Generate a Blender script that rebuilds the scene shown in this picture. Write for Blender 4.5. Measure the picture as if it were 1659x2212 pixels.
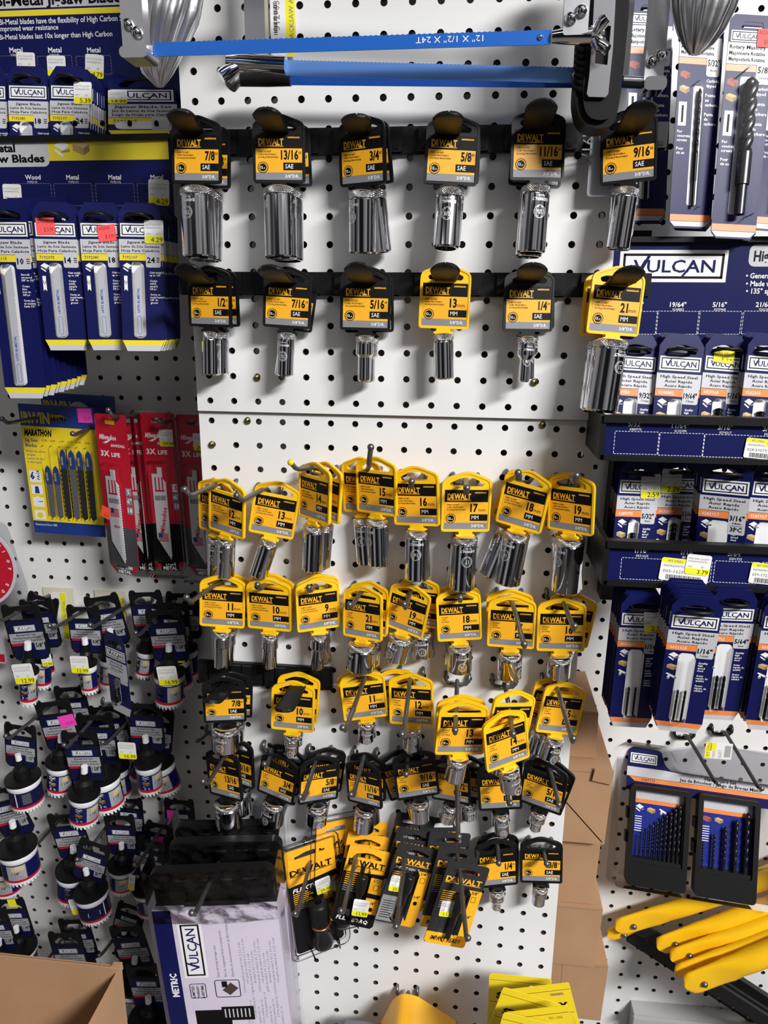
import bpy, bmesh, math, random
import numpy as np
from mathutils import Vector, Matrix, Euler
from mathutils.geometry import tessellate_polygon
for o in list(bpy.data.objects): bpy.data.objects.remove(o)
S = bpy.context.scene
COL = S.collection
R = math.radians
random.seed(7)
# ------------------------------------------------------------------ camera
FP = 1622.58                                   # focal length in pixels for a 1659 x 2212 frame
CR = ((0.99348, -0.0087216, 0.113675), (0.03781, 0.965846, -0.256344), (-0.107557, 0.25897, 0.959878))
def w3(v): return Vector((v[0], v[2], -v[1]))  # fitted axes (x, down, in) to world (x, y in, z up)
CX, CD, CF = (w3(r).normalized() for r in CR)
CAM = Vector((0.268267, -0.761150, 0.112981))
cd = bpy.data.cameras.new('camera'); cam = bpy.data.objects.new('camera', cd); COL.objects.link(cam)
cam.matrix_world = Matrix(((CX.x, -CD.x, -CF.x, CAM.x), (CX.y, -CD.y, -CF.y, CAM.y), (CX.z, -CD.z, -CF.z, CAM.z), (0, 0, 0, 1)))
cd.sensor_fit = 'VERTICAL'; cd.sensor_height = 36.0; cd.lens = FP / 2212 * 36.0
cd.clip_start = 0.01; cd.clip_end = 50
S.camera = cam
# ------------------------------------------------------------------ light
S.view_settings.view_transform = 'Standard'; S.view_settings.look = 'None'
S.view_settings.gamma = 1; S.view_settings.use_curve_mapping = False
S.view_settings.exposure = 0.0
S.cycles.transparent_max_bounces = 32
W = bpy.data.worlds.new('shop_light'); S.world = W; W.use_nodes = True
nt = W.node_tree; nt.nodes.clear()
tc = nt.nodes.new('ShaderNodeTexCoord'); mp = nt.nodes.new('ShaderNodeMapping'); mp.inputs['Scale'].default_value = (1.5, 1.5, .4)
nz = nt.nodes.new('ShaderNodeTexNoise'); nz.inputs['Scale'].default_value = 1.6; nz.inputs['Detail'].default_value = 0
rp = nt.nodes.new('ShaderNodeValToRGB'); rp.color_ramp.elements[0].position = .46; rp.color_ramp.elements[0].color = (.03, .03, .033, 1)
rp.color_ramp.elements[1].position = .60; rp.color_ramp.elements[1].color = (1, .97, .97, 1)
bg = nt.nodes.new('ShaderNodeBackground'); bg.inputs['Strength'].default_value = .27; wo = nt.nodes.new('ShaderNodeOutputWorld')
for a, b in ((tc.outputs['Generated'], mp.inputs[0]), (mp.outputs[0], nz.inputs['Vector']), (nz.outputs[0], rp.inputs[0]), (rp.outputs[0], bg.inputs[0]), (bg.outputs[0], wo.inputs[0])):
    nt.links.new(a, b)
def area(name, loc, target, sx, sy, power, col=(1, .99, .98), spread=180):
    l = bpy.data.lights.new(name, 'AREA'); l.shape = 'RECTANGLE'; l.size = sx; l.size_y = sy; l.spread = R(spread); l.energy = power; l.color = col
    o = bpy.data.objects.new(name, l); COL.objects.link(o); o.location = loc
    o.rotation_euler = (Vector(target) - Vector(loc)).to_track_quat('-Z', 'Y').to_euler(); return o
area('ceiling_tube_light', (1.95, -2.1, 1.5), (.1, 0, -1.2), 1.1, .3, 58, spread=115)
area('ceiling_tube_light', (.5, -1.3, 1.7), (.2, 0, -.5), 1.2, .2, 4)
area('ceiling_tube_light', (-1.0, -2.6, 1.2), (.3, 0, -.3), 1.3, .2, 1.5)

# ------------------------------------------------------------------ materials
def lin(c): return tuple(((x / 255 / 12.92) if x / 255 <= .04045 else ((x / 255 + .055) / 1.055) ** 2.4) for x in c)
MC = {}
def mat(name, rgb=(200, 200, 200), rough=.5, metal=0.0, spec=.5, bump=None, var=None):
    if name in MC: return MC[name]
    m = bpy.data.materials.new(name); m.use_nodes = True; n = m.node_tree; b = n.nodes['Principled BSDF']
    b.inputs['Base Color'].default_value = (*lin(rgb), 1); b.inputs['Roughness'].default_value = rough
    b.inputs['Metallic'].default_value = metal; b.inputs['Specular IOR Level'].default_value = spec
    if bump or var:
        t = n.nodes.new('ShaderNodeTexCoord'); z = n.nodes.new('ShaderNodeTexNoise')
        z.inputs['Scale'].default_value = (bump or var)[0]; z.inputs['Detail'].default_value = 4
        n.links.new(t.outputs['Object'], z.inputs['Vector'])
        if bump:
            u = n.nodes.new('ShaderNodeBump'); u.inputs['Strength'].default_value = bump[1]; u.inputs['Distance'].default_value = .001
            n.links.new(z.outputs[0], u.inputs['Height']); n.links.new(u.outputs[0], b.inputs['Normal'])
        if var:
            r = n.nodes.new('ShaderNodeValToRGB'); k = var[1]
            r.color_ramp.elements[0].position = .35; r.color_ramp.elements[1].position = .65
            r.color_ramp.elements[0].color = (*[x * (1 - k) for x in lin(rgb)], 1); r.color_ramp.elements[1].color = (*[min(1, x * (1 + k)) for x in lin(rgb)], 1)
            n.links.new(z.outputs[0], r.inputs[0]); n.links.new(r.outputs[0], b.inputs['Base Color'])
    MC[name] = m; return m
def clear(name, rough=.06, tint=(1, 1, 1), k=.12, bump=None):
    if name in MC: return MC[name]
    m = bpy.data.materials.new(name); m.use_nodes = True; n = m.node_tree; n.nodes.clear()
    o = n.nodes.new('ShaderNodeOutputMaterial'); t = n.nodes.new('ShaderNodeBsdfTransparent'); g = n.nodes.new('ShaderNodeBsdfGlossy')
    t.inputs[0].default_value = (*tint, 1); g.inputs['Roughness'].default_value = rough
    f = n.nodes.new('ShaderNodeLayerWeight'); f.inputs[0].default_value = k; x = n.nodes.new('ShaderNodeMixShader')
    if bump:
        tc_ = n.nodes.new('ShaderNodeTexCoord'); nn_ = n.nodes.new('ShaderNodeTexNoise'); nn_.inputs['Scale'].default_value = bump; nn_.inputs['Detail'].default_value = 5; bb = n.nodes.new('ShaderNodeBump'); bb.inputs['Distance'].default_value = .004
        n.links.new(tc_.outputs['Object'], nn_.inputs['Vector']); n.links.new(nn_.outputs[0], bb.inputs['Height']); n.links.new(bb.outputs[0], g.inputs['Normal']); n.links.new(bb.outputs[0], f.inputs['Normal'])
    n.links.new(f.outputs['Fresnel'], x.inputs[0]); n.links.new(t.outputs[0], x.inputs[1]); n.links.new(g.outputs[0], x.inputs[2]); n.links.new(x.outputs[0], o.inputs[0])
    MC[name] = m; return m
board = mat('white_board', (230, 230, 229), .45, var=(9, .025))
boardback = mat('board_back', (60, 45, 35), .9)
black = mat('black_plastic', (17, 17, 18), .45, spec=.3)
pblk = mat('black_print', (13, 12, 13), .5, spec=.2)
dwy = mat('yellow_print', (247, 178, 36), .4)
tagy = mat('yellow_plastic', (250, 196, 20), .4)
pgry = mat('grey_print', (134, 134, 138), .4)
pwht = mat('white_print', (238, 238, 240), .4)
navy = mat('navy_print', (15, 21, 78), .4, spec=.25)
sil = mat('silver_print', (196, 196, 202), .4)
vyel = mat('lemon_print', (232, 212, 50), .4)
voran = mat('orange_print', (236, 138, 72), .4)
lyel = mat('label_yellow', (244, 236, 30), .5)
lwht = mat('label_white', (236, 236, 234), .5)
ink = mat('faded_ink', (130, 128, 130), .6)
chrome = mat('chrome', (222, 222, 226), .09, 1.0)
chromed = mat('engraved_chrome', (235, 235, 238), .45, .6)
steel = mat('hook_steel', (120, 120, 120), .38, .85)
dsteel = mat('dark_steel', (52, 52, 54), .35, .8)
red = mat('red_print', (186, 22, 48), .4)
pink = mat('pink_sticker', (250, 70, 190), .6)
rose = mat('red_sticker', (252, 88, 88), .6)
oran = mat('orange_sticker', (255, 90, 50), .6)
wood = mat('wood_print', (206, 182, 128), .5)
brick = mat('brick_print', (170, 80, 68), .5)
clr = clear('clear_plastic')
card = mat('cardboard', (172, 134, 100), .85, var=(14, .06))
def knurlmat():
    m = bpy.data.materials.new('knurled_chrome'); m.use_nodes = True; n = m.node_tree; b = n.nodes['Principled BSDF']
    b.inputs['Metallic'].default_value = 1; b.inputs['Roughness'].default_value = .22; b.inputs['Base Color'].default_value = (.75, .75, .77, 1)
    t = n.nodes.new('ShaderNodeTexCoord'); w = []
    for s in (1, -1):
        mpp = n.nodes.new('ShaderNodeMapping'); mpp.inputs['Rotation'].default_value = (0, s * R(45), 0)
        v = n.nodes.new('ShaderNodeTexWave'); v.inputs['Scale'].default_value = 260
        n.links.new(t.outputs['Object'], mpp.inputs[0]); n.links.new(mpp.outputs[0], v.inputs[0]); w.append(v)
    a = n.nodes.new('ShaderNodeMath'); n.links.new(w[0].outputs[1], a.inputs[0]); n.links.new(w[1].outputs[1], a.inputs[1])
    u = n.nodes.new('ShaderNodeBump'); u.inputs['Strength'].default_value = .8; u.inputs['Distance'].default_value = .0006
    n.links.new(a.outputs[0], u.inputs['Height']); n.links.new(u.outputs[0], b.inputs['Normal']); MC['knurl'] = m; return m
knurl = knurlmat()

# ------------------------------------------------------------------ mesh helpers
TX = {}
def textmesh(s, b, sh, res):
    k = (s, b, sh, res)
    if k not in TX:
        c = bpy.data.curves.new('t', 'FONT'); c.body = s; c.offset = b; c.shear = sh; c.resolution_u = res; c.fill_mode = 'FRONT'
        o = bpy.data.objects.new('t', c); COL.objects.link(o); dg = bpy.context.evaluated_depsgraph_get(); dg.update()
        me = bpy.data.meshes.new_from_object(o.evaluated_get(dg))
        vs = [(v.co.x, v.co.y) for v in me.vertices]; fs = [tuple(p.vertices) for p in me.polygons]
        bpy.data.objects.remove(o); bpy.data.curves.remove(c); bpy.data.meshes.remove(me)
        if vs: x0 = min(v[0] for v in vs); x1 = max(v[0] for v in vs)
        else: x0 = x1 = 0
        TX[k] = ([((x - x0) / .69, y / .69) for x, y in vs], fs, (x1 - x0) / .69)
    return TX[k]
class MB:
    def __init__(s, xf=None): s.v = []; s.f = []; s.m = []; s.ml = []; s.sm = []; s.xf = xf
    def mi(s, m):
        if m not in s.ml: s.ml.append(m)
        return s.ml.index(m)
    def add(s, vs, fs, m, smooth=False):
        n = len(s.v); i = s.mi(m)
        s.v += [tuple(s.xf @ Vector(v)) for v in vs] if s.xf else [tuple(v) for v in vs]
        for f in fs: s.f.append(tuple(n + q for q in f)); s.m.append(i); s.sm.append(smooth)
        return s
    def box(s, a, b, m, bev=0):
        (x0, y0, z0), (x1, y1, z1) = a, b
        if bev:
            o = rrect(x0, z0, x1, z1, bev); return s.plate(o, [], y0, y1, m)
        return s.add([(x0, y0, z0), (x1, y0, z0), (x1, y1, z0), (x0, y1, z0), (x0, y0, z1), (x1, y0, z1), (x1, y1, z1), (x0, y1, z1)],
                     [(0, 1, 5, 4), (1, 2, 6, 5), (2, 3, 7, 6), (3, 0, 4, 7), (4, 5, 6, 7), (3, 2, 1, 0)], m)
    def plate(s, outer, holes, y0, y1, m, back=None, side=None):   # outline in x,z ; front at y0
        loops = [outer] + holes; al = [p for l in loops for p in l]; n = len(al)
        tr = tessellate_polygon([[Vector((p[0], p[1], 0)) for p in l] for l in loops])
        ft, bk = [], []
        for t in tr:
            (ax, az), (bx, bz), (cx, cz) = (al[i] for i in t)
            if (bx - ax) * (cz - az) - (bz - az) * (cx - ax) < 0: t = t[::-1]
            ft.append(tuple(t)); bk.append(tuple(i + n for i in t[::-1]))
        vs = [(p[0], y0, p[1]) for p in al] + [(p[0], y1, p[1]) for p in al]
        sd = []; q = 0
        for l in loops:
            L = len(l); ar = sum(l[i][0] * l[(i + 1) % L][1] - l[(i + 1) % L][0] * l[i][1] for i in range(L))
            ccw = (ar > 0) == (l is outer)
            for i in range(L):
                a, b = q + i, q + (i + 1) % L
                sd.append((b, a, a + n, b + n) if ccw else (a, b, b + n, a + n))
            q += L
        s.add(vs, ft, m); k = len(s.v) - len(vs)
        for fs, mm in ((bk, back or m), (sd, side or m)):
            i = s.mi(mm)
            for f in fs: s.f.append(tuple(k + x for x in f)); s.m.append(i); s.sm.append(False)
        return s
    def poly(s, pts, m, y=0):
        return s.plate(pts, [], y, y + .00006, m)
    def rect(s, x0, z0, x1, z1, m, y=0, r=0):
        if r: return s.poly(rrect(x0, z0, x1, z1, r), m, y)
        return s.add([(x0, y, z0), (x1, y, z0), (x1, y, z1), (x0, y, z1)], [(0, 1, 2, 3)], m)
    def ring(s, outer, inner, m, y=0): return s.plate(outer, [inner], y, y + .00006, m)
    def line(s, x0, z0, x1, z1, w, m, y=0):
        d = Vector((x1 - x0, z1 - z0)); d.normalize(); nx, nz_ = -d.y * w / 2, d.x * w / 2
        return s.add([(x0 - nx, y, z0 - nz_), (x1 - nx, y, z1 - nz_), (x1 + nx, y, z1 + nz_), (x0 + nx, y, z0 + nz_)], [(0, 1, 2, 3)], m)
    def dash(s, x0, z0, x1, z1, w, m, y, n=10):
        for i in range(n):
            a, b = (i + .1) / n, (i + .75) / n
            s.line(x0 + (x1 - x0) * a, z0 + (z1 - z0) * a, x0 + (x1 - x0) * b, z0 + (z1 - z0) * b, w, m, y)
    def text(s, t, x, z, h, m, y=0, al='l', b=.0, w=None, sx=1., sh=0, rot=0, res=1, wrap=None):
        vs, fs, tw = textmesh(t, b, sh, res)
        if not vs: return s
        if w: sx = w / (tw * h)
        off = {'l': 0, 'c': -tw / 2, 'r': -tw}[al]; c, sn = math.cos(R(rot)), math.sin(R(rot)); o = []
        for vx, vz in vs:
            a, bb = (vx + off) * h * sx, vz * h
            X, Z = x + a * c - bb * sn, z + a * sn + bb * c
            o.append((wrap * math.sin(X / wrap), -math.cos(X / wrap) * wrap, Z) if wrap else (X, y, Z))
        return s.add(o, fs, m)
    def tube(s, pts, r, m, n=8, cap=True, closed=False):
        pts = [Vector(p) for p in pts]; L = len(pts); rr = r if isinstance(r, (list, tuple)) else [r] * L; rings = []; up = None
        for i, p in enumerate(pts):
            if closed: d = pts[(i + 1) % L] - pts[i - 1]
            else: d = pts[min(i + 1, L - 1)] - pts[max(i - 1, 0)]
            d.normalize()
            if up is None: up = d.orthogonal().normalized()
            up = (up - d * up.dot(d)).normalized(); sd = d.cross(up)
            rings.append([p + (up * math.cos(6.28318 * k / n) + sd * math.sin(6.28318 * k / n)) * rr[i] for k in range(n)])
        fs = []
        for i in range(L if closed else L - 1):
            j = (i + 1) % L
            fs += [(i * n + k, i * n + (k + 1) % n, j * n + (k + 1) % n, j * n + k) for k in range(n)]
        s.add([v for g in rings for v in g], fs, m, True)
        if cap and not closed:
            s.add(rings[0], [tuple(range(n))[::-1]], m); s.add(rings[-1], [tuple(range(n))], m)
        return s
    def ball(s, c, r, m, n=10):
        c = Vector(c); prof = [(r * math.sin(math.pi * i / 6), r * math.cos(math.pi * i / 6)) for i in range(7)]
        vs = []; fs = []
        for pr, pz in prof: vs += [c + Vector((pr * math.cos(6.28318 * k / n), pr * math.sin(6.28318 * k / n), pz)) for k in range(n)]
        for i in range(6): fs += [(i * n + k, (i + 1) * n + k, (i + 1) * n + (k + 1) % n, i * n + (k + 1) % n) for k in range(n)]
        return s.add(vs, fs, m, True)
    def lathe(s, prof, m, n=32, smooth=True, wav=None):    # prof (r, z) top to bottom, about z
        vs = []; fs = []
        for pr, pz in prof: vs += [(pr * math.cos(6.28318 * k / n), pr * math.sin(6.28318 * k / n), pz) for k in range(n)]
        for i in range(len(prof) - 1): fs += [(i * n + k, (i + 1) * n + k, (i + 1) * n + (k + 1) % n, i * n + (k + 1) % n) for k in range(n)]
        return s.add(vs, fs, m, smooth)
    def mesh(s, name):
        me = bpy.data.meshes.new(name); me.from_pydata(s.v, [], s.f)
        for m in s.ml: me.materials.append(m)
        me.polygons.foreach_set('material_index', s.m); me.polygons.foreach_set('use_smooth', s.sm); me.update(); return me
def rrect(x0, z0, x1, z1, r, n=4):
    r = min(r, (x1 - x0) / 2 - 1e-6, (z1 - z0) / 2 - 1e-6); o = []
    for cx, cz, a in ((x1 - r, z0 + r, -90), (x1 - r, z1 - r, 0), (x0 + r, z1 - r, 90), (x0 + r, z0 + r, 180)):
        for i in range(n + 1): t = R(a + 90 * i / n); o.append((cx + r * math.cos(t), cz + r * math.sin(t)))
    return o
def circ(cx, cz, r, n=20): return [(cx + r * math.cos(6.28318 * i / n), cz + r * math.sin(6.28318 * i / n)) for i in range(n)]
def rpoly(pts, r, n=3):
    o = []; L = len(pts)
    for i, p in enumerate(pts):
        p = Vector(p); a = Vector(pts[i - 1]); b = Vector(pts[(i + 1) % L]); ri = r[i] if isinstance(r, (list, tuple)) else r
        if ri <= 0: o.append(tuple(p)); continue
        da = (a - p); db = (b - p); k = min(ri, da.length * .45, db.length * .45); A = p + da.normalized() * k; B = p + db.normalized() * k
        for j in range(n + 1):
            t = j / n; o.append(tuple(A * (1 - t) ** 2 + p * 2 * t * (1 - t) + B * t * t))
    return o
def inset(pts, d):
    L = len(pts); o = []
    ar = sum(pts[i][0] * pts[(i + 1) % L][1] - pts[(i + 1) % L][0] * pts[i][1] for i in range(L)); sg = 1 if ar > 0 else -1
    for i, p in enumerate(pts):
        a = Vector(pts[i - 1]); b = Vector(pts[(i + 1) % L]); t = (b - a)
        if t.length < 1e-9: o.append(p); continue
        t.normalize(); o.append((p[0] - t.y * d * sg, p[1] + t.x * d * sg))
    return o
def obj(name, mb, parent=None, loc=None, rot=None):
    me = mb if isinstance(mb, bpy.types.Mesh) else mb.mesh(name)
    o = bpy.data.objects.new(name, me); COL.objects.link(o)
    if parent: o.parent = parent
    if loc is not None: o.location = loc
    if rot is not None: o.rotation_euler = rot
    return o
def tag(o, label, cat, group=None):
    o['label'] = label; o['category'] = cat
    if group: o['group'] = group
    return o
def thing(name, label, cat, M=None, group=None):
    o = bpy.data.objects.new(name, None); o.empty_display_size = .01; COL.objects.link(o)
    if M is not None: o.matrix_world = M
    return tag(o, label, cat, group)
# pixel of the reference frame -> point on the plane y = Y
def ray(px, py): return (CF + CX * ((px - 829.5) / FP) + CD * ((py - 1106) / FP))
def P(px, py, Y=0.0):
    d = ray(px, py); return CAM + d * ((Y - CAM.y) / d.y)
def pix(p):
    d = Vector(p) - CAM; z = d.dot(CF); return 829.5 + FP * d.dot(CX) / z, 1106 + FP * d.dot(CD) / z
def pose(TL, TR, BL, Wd, Ht, Y, sy=.02, spitch=5, syaw=14, ss=.03, yaw=0, pitch=-2):
    """pose of a flat card (width Wd, height Ht) whose corners are seen at three pixels, near depth Y"""
    C = np.array(CAM); A = np.array([CX, CD, CF]); T = np.array([TL, TR, BL], float)
    L = np.array([(-Wd / 2, 0, Ht / 2), (Wd / 2, 0, Ht / 2), (-Wd / 2, 0, -Ht / 2)])
    c0 = P((TR[0] + BL[0]) / 2, (TR[1] + BL[1]) / 2, Y)
    def rotm(q):
        return np.array(Matrix.Rotation(q[4], 3, 'Z') @ Matrix.Rotation(q[5], 3, 'X') @ Matrix.Rotation(q[3], 3, 'Y'))
    def f(q):
        X = (L * q[6]) @ rotm(q).T + q[:3] - C; u = X @ A.T
        px = np.stack([829.5 + FP * u[:, 0] / u[:, 2], 1106 + FP * u[:, 1] / u[:, 2]], 1)
        return np.concatenate([((px - T) / 1.5).ravel(), [(q[1] - Y) / sy, (q[5] - R(pitch)) / R(spitch), (q[4] - R(yaw)) / R(syaw), (q[6] - 1) / ss]])
    q = np.array([*c0, 0, R(yaw), R(pitch), 1.0]); r = f(q); lam = 1e-2
    for _ in range(40):
        J = np.stack([(f(q + np.eye(7)[i] * 1e-5) - r) / 1e-5 for i in range(7)], 1); H = J.T @ J; ok = False
        for _ in range(8):
            d = np.linalg.solve(H + lam * np.diag(np.diag(H)), -J.T @ r); r2 = f(q + d)
            if r2 @ r2 < r @ r: q = q + d; r = r2; lam /= 4; ok = True; break
            lam *= 5
        if not ok or abs(d).max() < 1e-7: break
    M = Matrix([list(x) for x in rotm(q) * q[6]]).to_4x4(); M.translation = Vector(q[:3]); return M
def local_hit(M, px, py):
    """where the ray through a pixel meets the card's own plane, in the card's frame"""
    I = M.inverted(); o = I @ CAM; d = (I.to_3x3() @ ray(px, py)); return o + d * (-o.y / d.y)
IN = .0254
# ------------------------------------------------------------------ pegboard walls
def pegboard(name, c0, c1, r0, r1, edge, M, label, thick=.006, skip=(), hr=.0033, depth=.018):
    """perforated hardboard: real holes at (c, r) inches; edge = (x0, x1, ztop, zbottom) outline in metres"""
    x0, x1, zt, zb = edge; mb = MB(); n = 12; h = IN / 2
    def cell(cx, cz, xa, xb, za, zb_, hole):
        if not hole: mb.add([(xa, 0, za), (xb, 0, za), (xb, 0, zb_), (xa, 0, zb_)], [(0, 1, 2, 3)], board); return
        o = []; sd = []
        for k in range(n):
            t = 6.28318 * (k + .5) / n; ux, uz = math.cos(t), math.sin(t)
            dd = ((xb - cx) / ux if ux > 1e-9 else 9, (zb_ - cz) / uz if uz > 1e-9 else 9, (xa - cx) / ux if ux < -1e-9 else 9, (za - cz) / uz if uz < -1e-9 else 9); s = min(dd); sd.append(dd.index(s))
            o.append((cx + ux * s, cz + uz * s))
        ins = [(cx + hr * math.cos(6.28318 * (k + .5) / n), cz + hr * math.sin(6.28318 * (k + .5) / n)) for k in range(n)]
        vs = [(p[0], 0, p[1]) for p in o] + [(p[0], 0, p[1]) for p in ins] + [(p[0], thick, p[1]) for p in ins]
        cs = [(xb, 0, zb_), (xa, 0, zb_), (xa, 0, za), (xb, 0, za)]
        mb.add(vs + cs, [(k, (k + 1) % n, n + (k + 1) % n, n + k) for k in range(n)] + [(k, 3 * n + sd[k], (k + 1) % n) for k in range(n) if sd[k] != sd[(k + 1) % n]], board)
        mb.add(vs, [(n + k, n + (k + 1) % n, 2 * n + (k + 1) % n, 2 * n + k) for k in range(n)], boardback)
    xs = [x0] + [(c + .5) * IN for c in range(c0, c1)] + [x1]
    zs = [zt] + [-(r + .5) * IN for r in range(r0, r1)] + [zb]
    for i, c in enumerate(range(c0, c1 + 1)):
        for j, r in enumerate(range(r0, r1 + 1)):
            cell(c * IN, -r * IN, xs[i], xs[i + 1], zs[j + 1], zs[j], (c, r) not in skip)
    mb.add([(x0, 0, zb), (x1, 0, zb), (x1, 0, zt), (x0, 0, zt), (x0, thick, zb), (x1, thick, zb), (x1, thick, zt), (x0, thick, zt)],
           [(0, 4, 5, 1), (1, 5, 6, 2), (2, 6, 7, 3), (3, 7, 4, 0)], boardback)
    o = obj(name, mb); o.matrix_world = M; o['kind'] = 'structure'; o['label'] = label
    return o
I4 = Matrix.Identity(4)
pegboard('wall_lower', 0, 15, 0, 46, (-.0135, 15 * IN + .0135, .0105, -46.6 * IN), I4, 'lower white pegboard panel standing forward of the back wall')
UPX, UPZ, UPY = .00166, -.00386, -.00556
MU = Matrix.Translation((UPX, UPY, UPZ))
pegboard('wall_upper', 0, 15, -24, -1, (-.0140, 15 * IN + .0135, 24.6 * IN, .0145), MU, 'upper white pegboard panel standing forward of the back wall')
# supporting posts behind the front panel edges
for i, x in enumerate((.012, .365)):
    o = obj('trim_%d' % (i + 1), MB().box((x - .018, .0085, -1.3), (x + .018, .03, .7), mat('post', (70, 62, 58), .7))); o['kind'] = 'structure'
def wall_M(q):
    th = Vector(q[3:6]); ax = w3(th); a = th.length
    M = Matrix.Rotation(a, 4, ax.normalized()) if a > 1e-9 else Matrix.Identity(4)
    return Matrix.Translation(w3([v / 1000 for v in q[:3]])) @ M
ML = wall_M((-257.997, -.343, 174.294, .018, -.022, -.004)); MR = wall_M((529.187, 881.076, 193.542, .035, -.019, -.005))
pegboard('wall_left', -14, 12, -22, 44, (-14.5 * IN, 12.5 * IN, 22.5 * IN, -44.5 * IN), ML, 'white pegboard back wall to the left of the front panel', hr=.0032)
pegboard('wall_right', -6, 18, -56, 12, (-6.5 * IN, 18.5 * IN, 56.5 * IN, -12.5 * IN), MR, 'white pegboard back wall to the right of the front panel', hr=.0032)
o = obj('wall_back', MB().box((-1.2, .30, -1.7), (1.5, .32, 1.1), mat('wall_dark', (40, 36, 34), .9))); o['kind'] = 'structure'
o = obj('floor', MB().box((-2.5, -3.2, -1.5), (2.8, .3, -1.47), mat('floor_grey', (112, 106, 102), .6, var=(3, .08)))); o['kind'] = 'structure'
# ------------------------------------------------------------------ sockets on hang tags
LW_, LH_ = .040, .0254            # yellow + grey block of the printed label
def tag_mesh(kind):
    m = tagy if kind == 'y' else black
    out = rpoly([(-.0225, -.0152), (.0225, -.0152), (.0225, .0332), (.003, .0402), (-.003, .0402), (-.0225, .0332)], [.003, .003, .005, .004, .004, .005])
    hole = rpoly([(-.0145, .0268), (.0145, .0268), (.0160, .0300), (.0055, .0352), (-.0055, .0352), (-.0160, .0300)], [.002, .002, .0025, .003, .003, .0025])
    b = MB().plate(out, [hole], -.0012, .0012, m)
    b.plate(out, [inset(out, .0017)], -.0019, -.0011, m)
    neck = rpoly([(-.0065, -.0150), (-.0060, -.0172), (-.0088, -.0182), (-.0088, -.0196), (.0088, -.0196), (.0088, -.0182), (.0060, -.0172), (.0065, -.0150)][::1], .0006)
    b.plate(neck[::-1], [], -.0035, .0035, m)
    return b.mesh('hang_tag')
TAGM = {k: tag_mesh(k) for k in 'yb'}
def dewalt(b, x, z, h, m, y, w):
    """logo: big D, small underlined E, big WALT, a rule under all"""
    k = w / 5.05 / h
    b.text('D', x, z, h, m, y, b=.03, sx=1.05 * k); b.text('E', x + .88 * w / 5.05, z + h * .28, h * .70, m, y, b=.04, sx=1.0 * k)
    b.rect(x + .88 * w / 5.05, z + h * .03, x + 1.42 * w / 5.05, z + h * .16, m, y)
    b.text('WALT', x + 1.48 * w / 5.05, z, h, m, y, b=.03, w=w * .71); b.rect(x - .0002, z - h * .22, x + w, z - h * .11, m, y)
def label_mesh(size, deep):
    b = MB(); y = -.0013; hw = LW_ / 2; z0 = -LH_ / 2; z1 = LH_ / 2
    b.rect(-hw, z0, hw, z1 + .0114, pblk, y)
    b.rect(-hw, z0 + .0060, hw, z1, dwy, y - .0001); b.rect(-hw, z0, hw, z0 + .0060, pgry, y - .0001)
    y -= .0002; dewalt(b, -hw + .0025, z1 + .0026, .0052, dwy, y, .0215)
    b.rect(.0075, z1 + .0082, .0180, z1 + .0089, dwy, y); b.text('DWMT74' + size[:2].replace('/', '6') + '0OSP', .0078, z1 + .0084, .0011, dwy, y, b=.02, w=.010)
    for i, t in enumerate(('DEEP SOCKET', 'CUBO PROFUNDO', 'DOUILLE PROFONDE') if deep else ('SOCKET', 'CUBO', 'DOUILLE')):
        b.text(t, -hw + .0024, z1 - .0032 - i * .0023, .0013, pblk, y, b=.02, sx=.95)
    b.poly(circ(-.0138, -.0027, .0046, 24), pblk, y); b.poly(circ(-.0138, -.0027, .0040, 24), dwy, y - .0001)
    b.poly([(-.0138 + (.0034 if i % 2 else .0029) * math.cos(.2618 * i), -.0027 + (.0034 if i % 2 else .0029) * math.sin(.2618 * i)) for i in range(24)], pblk, y - .0002)
    b.text('12', -.0162, -.0037, .0020, pwht, y - .0003, b=.03); b.text('pt', -.0131, -.0037, .0011, pwht, y - .0003, b=.02)
    mm = size.isdigit()
    if mm:
        b.text(size, .0108, z1 - .0090, .0072, pblk, y, al='r', b=.035, sx=.76, res=2); b.text('mm', .0115, z1 - .0088, .0034, pblk, y, sx=.92)
    else:
        b.text(size, .0168, z1 - .0087, .0070, pblk, y, al='r', b=.035, sx=.70, res=2)
        for d in (.0172, .0184): b.rect(d, z1 - .0045, d + .0006, z1 - .0024, pblk, y)
    b.rect(.0038, z0 + .0078, hw - (0 if not mm else 0), z0 + .0140, pblk, y); b.text('MM' if mm else 'SAE', .0054, z0 + .0092, .0036, pwht, y - .0001, b=.0 if mm else .01, sx=.85)
    b.text('3/8"DR.', hw - .0025, z0 + .0017, .0027, pwht, y, al='r', b=.015, sx=1.0)
    return b.mesh('printed_label')
LBL = {}
# size: (drive end radius, working end radius) in mm, deep and short
DIA = {'7/8': (15, 15), '13/16': (14.2, 14.2), '3/4': (13, 13), '5/8': (11.2, 11.2), '11/16': (12, 12), '9/16': (10.2, 10.2), '1/2': (9.0, 9.1), '7/16': (8.4, 8.2), '3/8': (8.2, 7),
       '5/16': (8.3, 6.2), '1/4': (8.1, 5), '21': (15, 15), '19': (13.4, 13.4), '18': (12.6, 12.6), '17': (12, 12), '16': (11.3, 11.3), '15': (10.6, 10.6), '14': (10, 10), '13': (9.3, 9.2),
       '12': (8.6, 8.6), '11': (8.3, 7.8), '10': (8.2, 7.2), '9': (8.2, 6.6)}
DEEPL = {'7/8': 64, '13/16': 64, '3/4': 57, '5/8': 53, '11/16': 59, '9/16': 54, '21': 65, '19': 59, '18': 57, '17': 57, '16': 53, '15': 52, '14': 50, '9': 43, '10': 43}
SCL = 1.09
SK = {}
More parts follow.
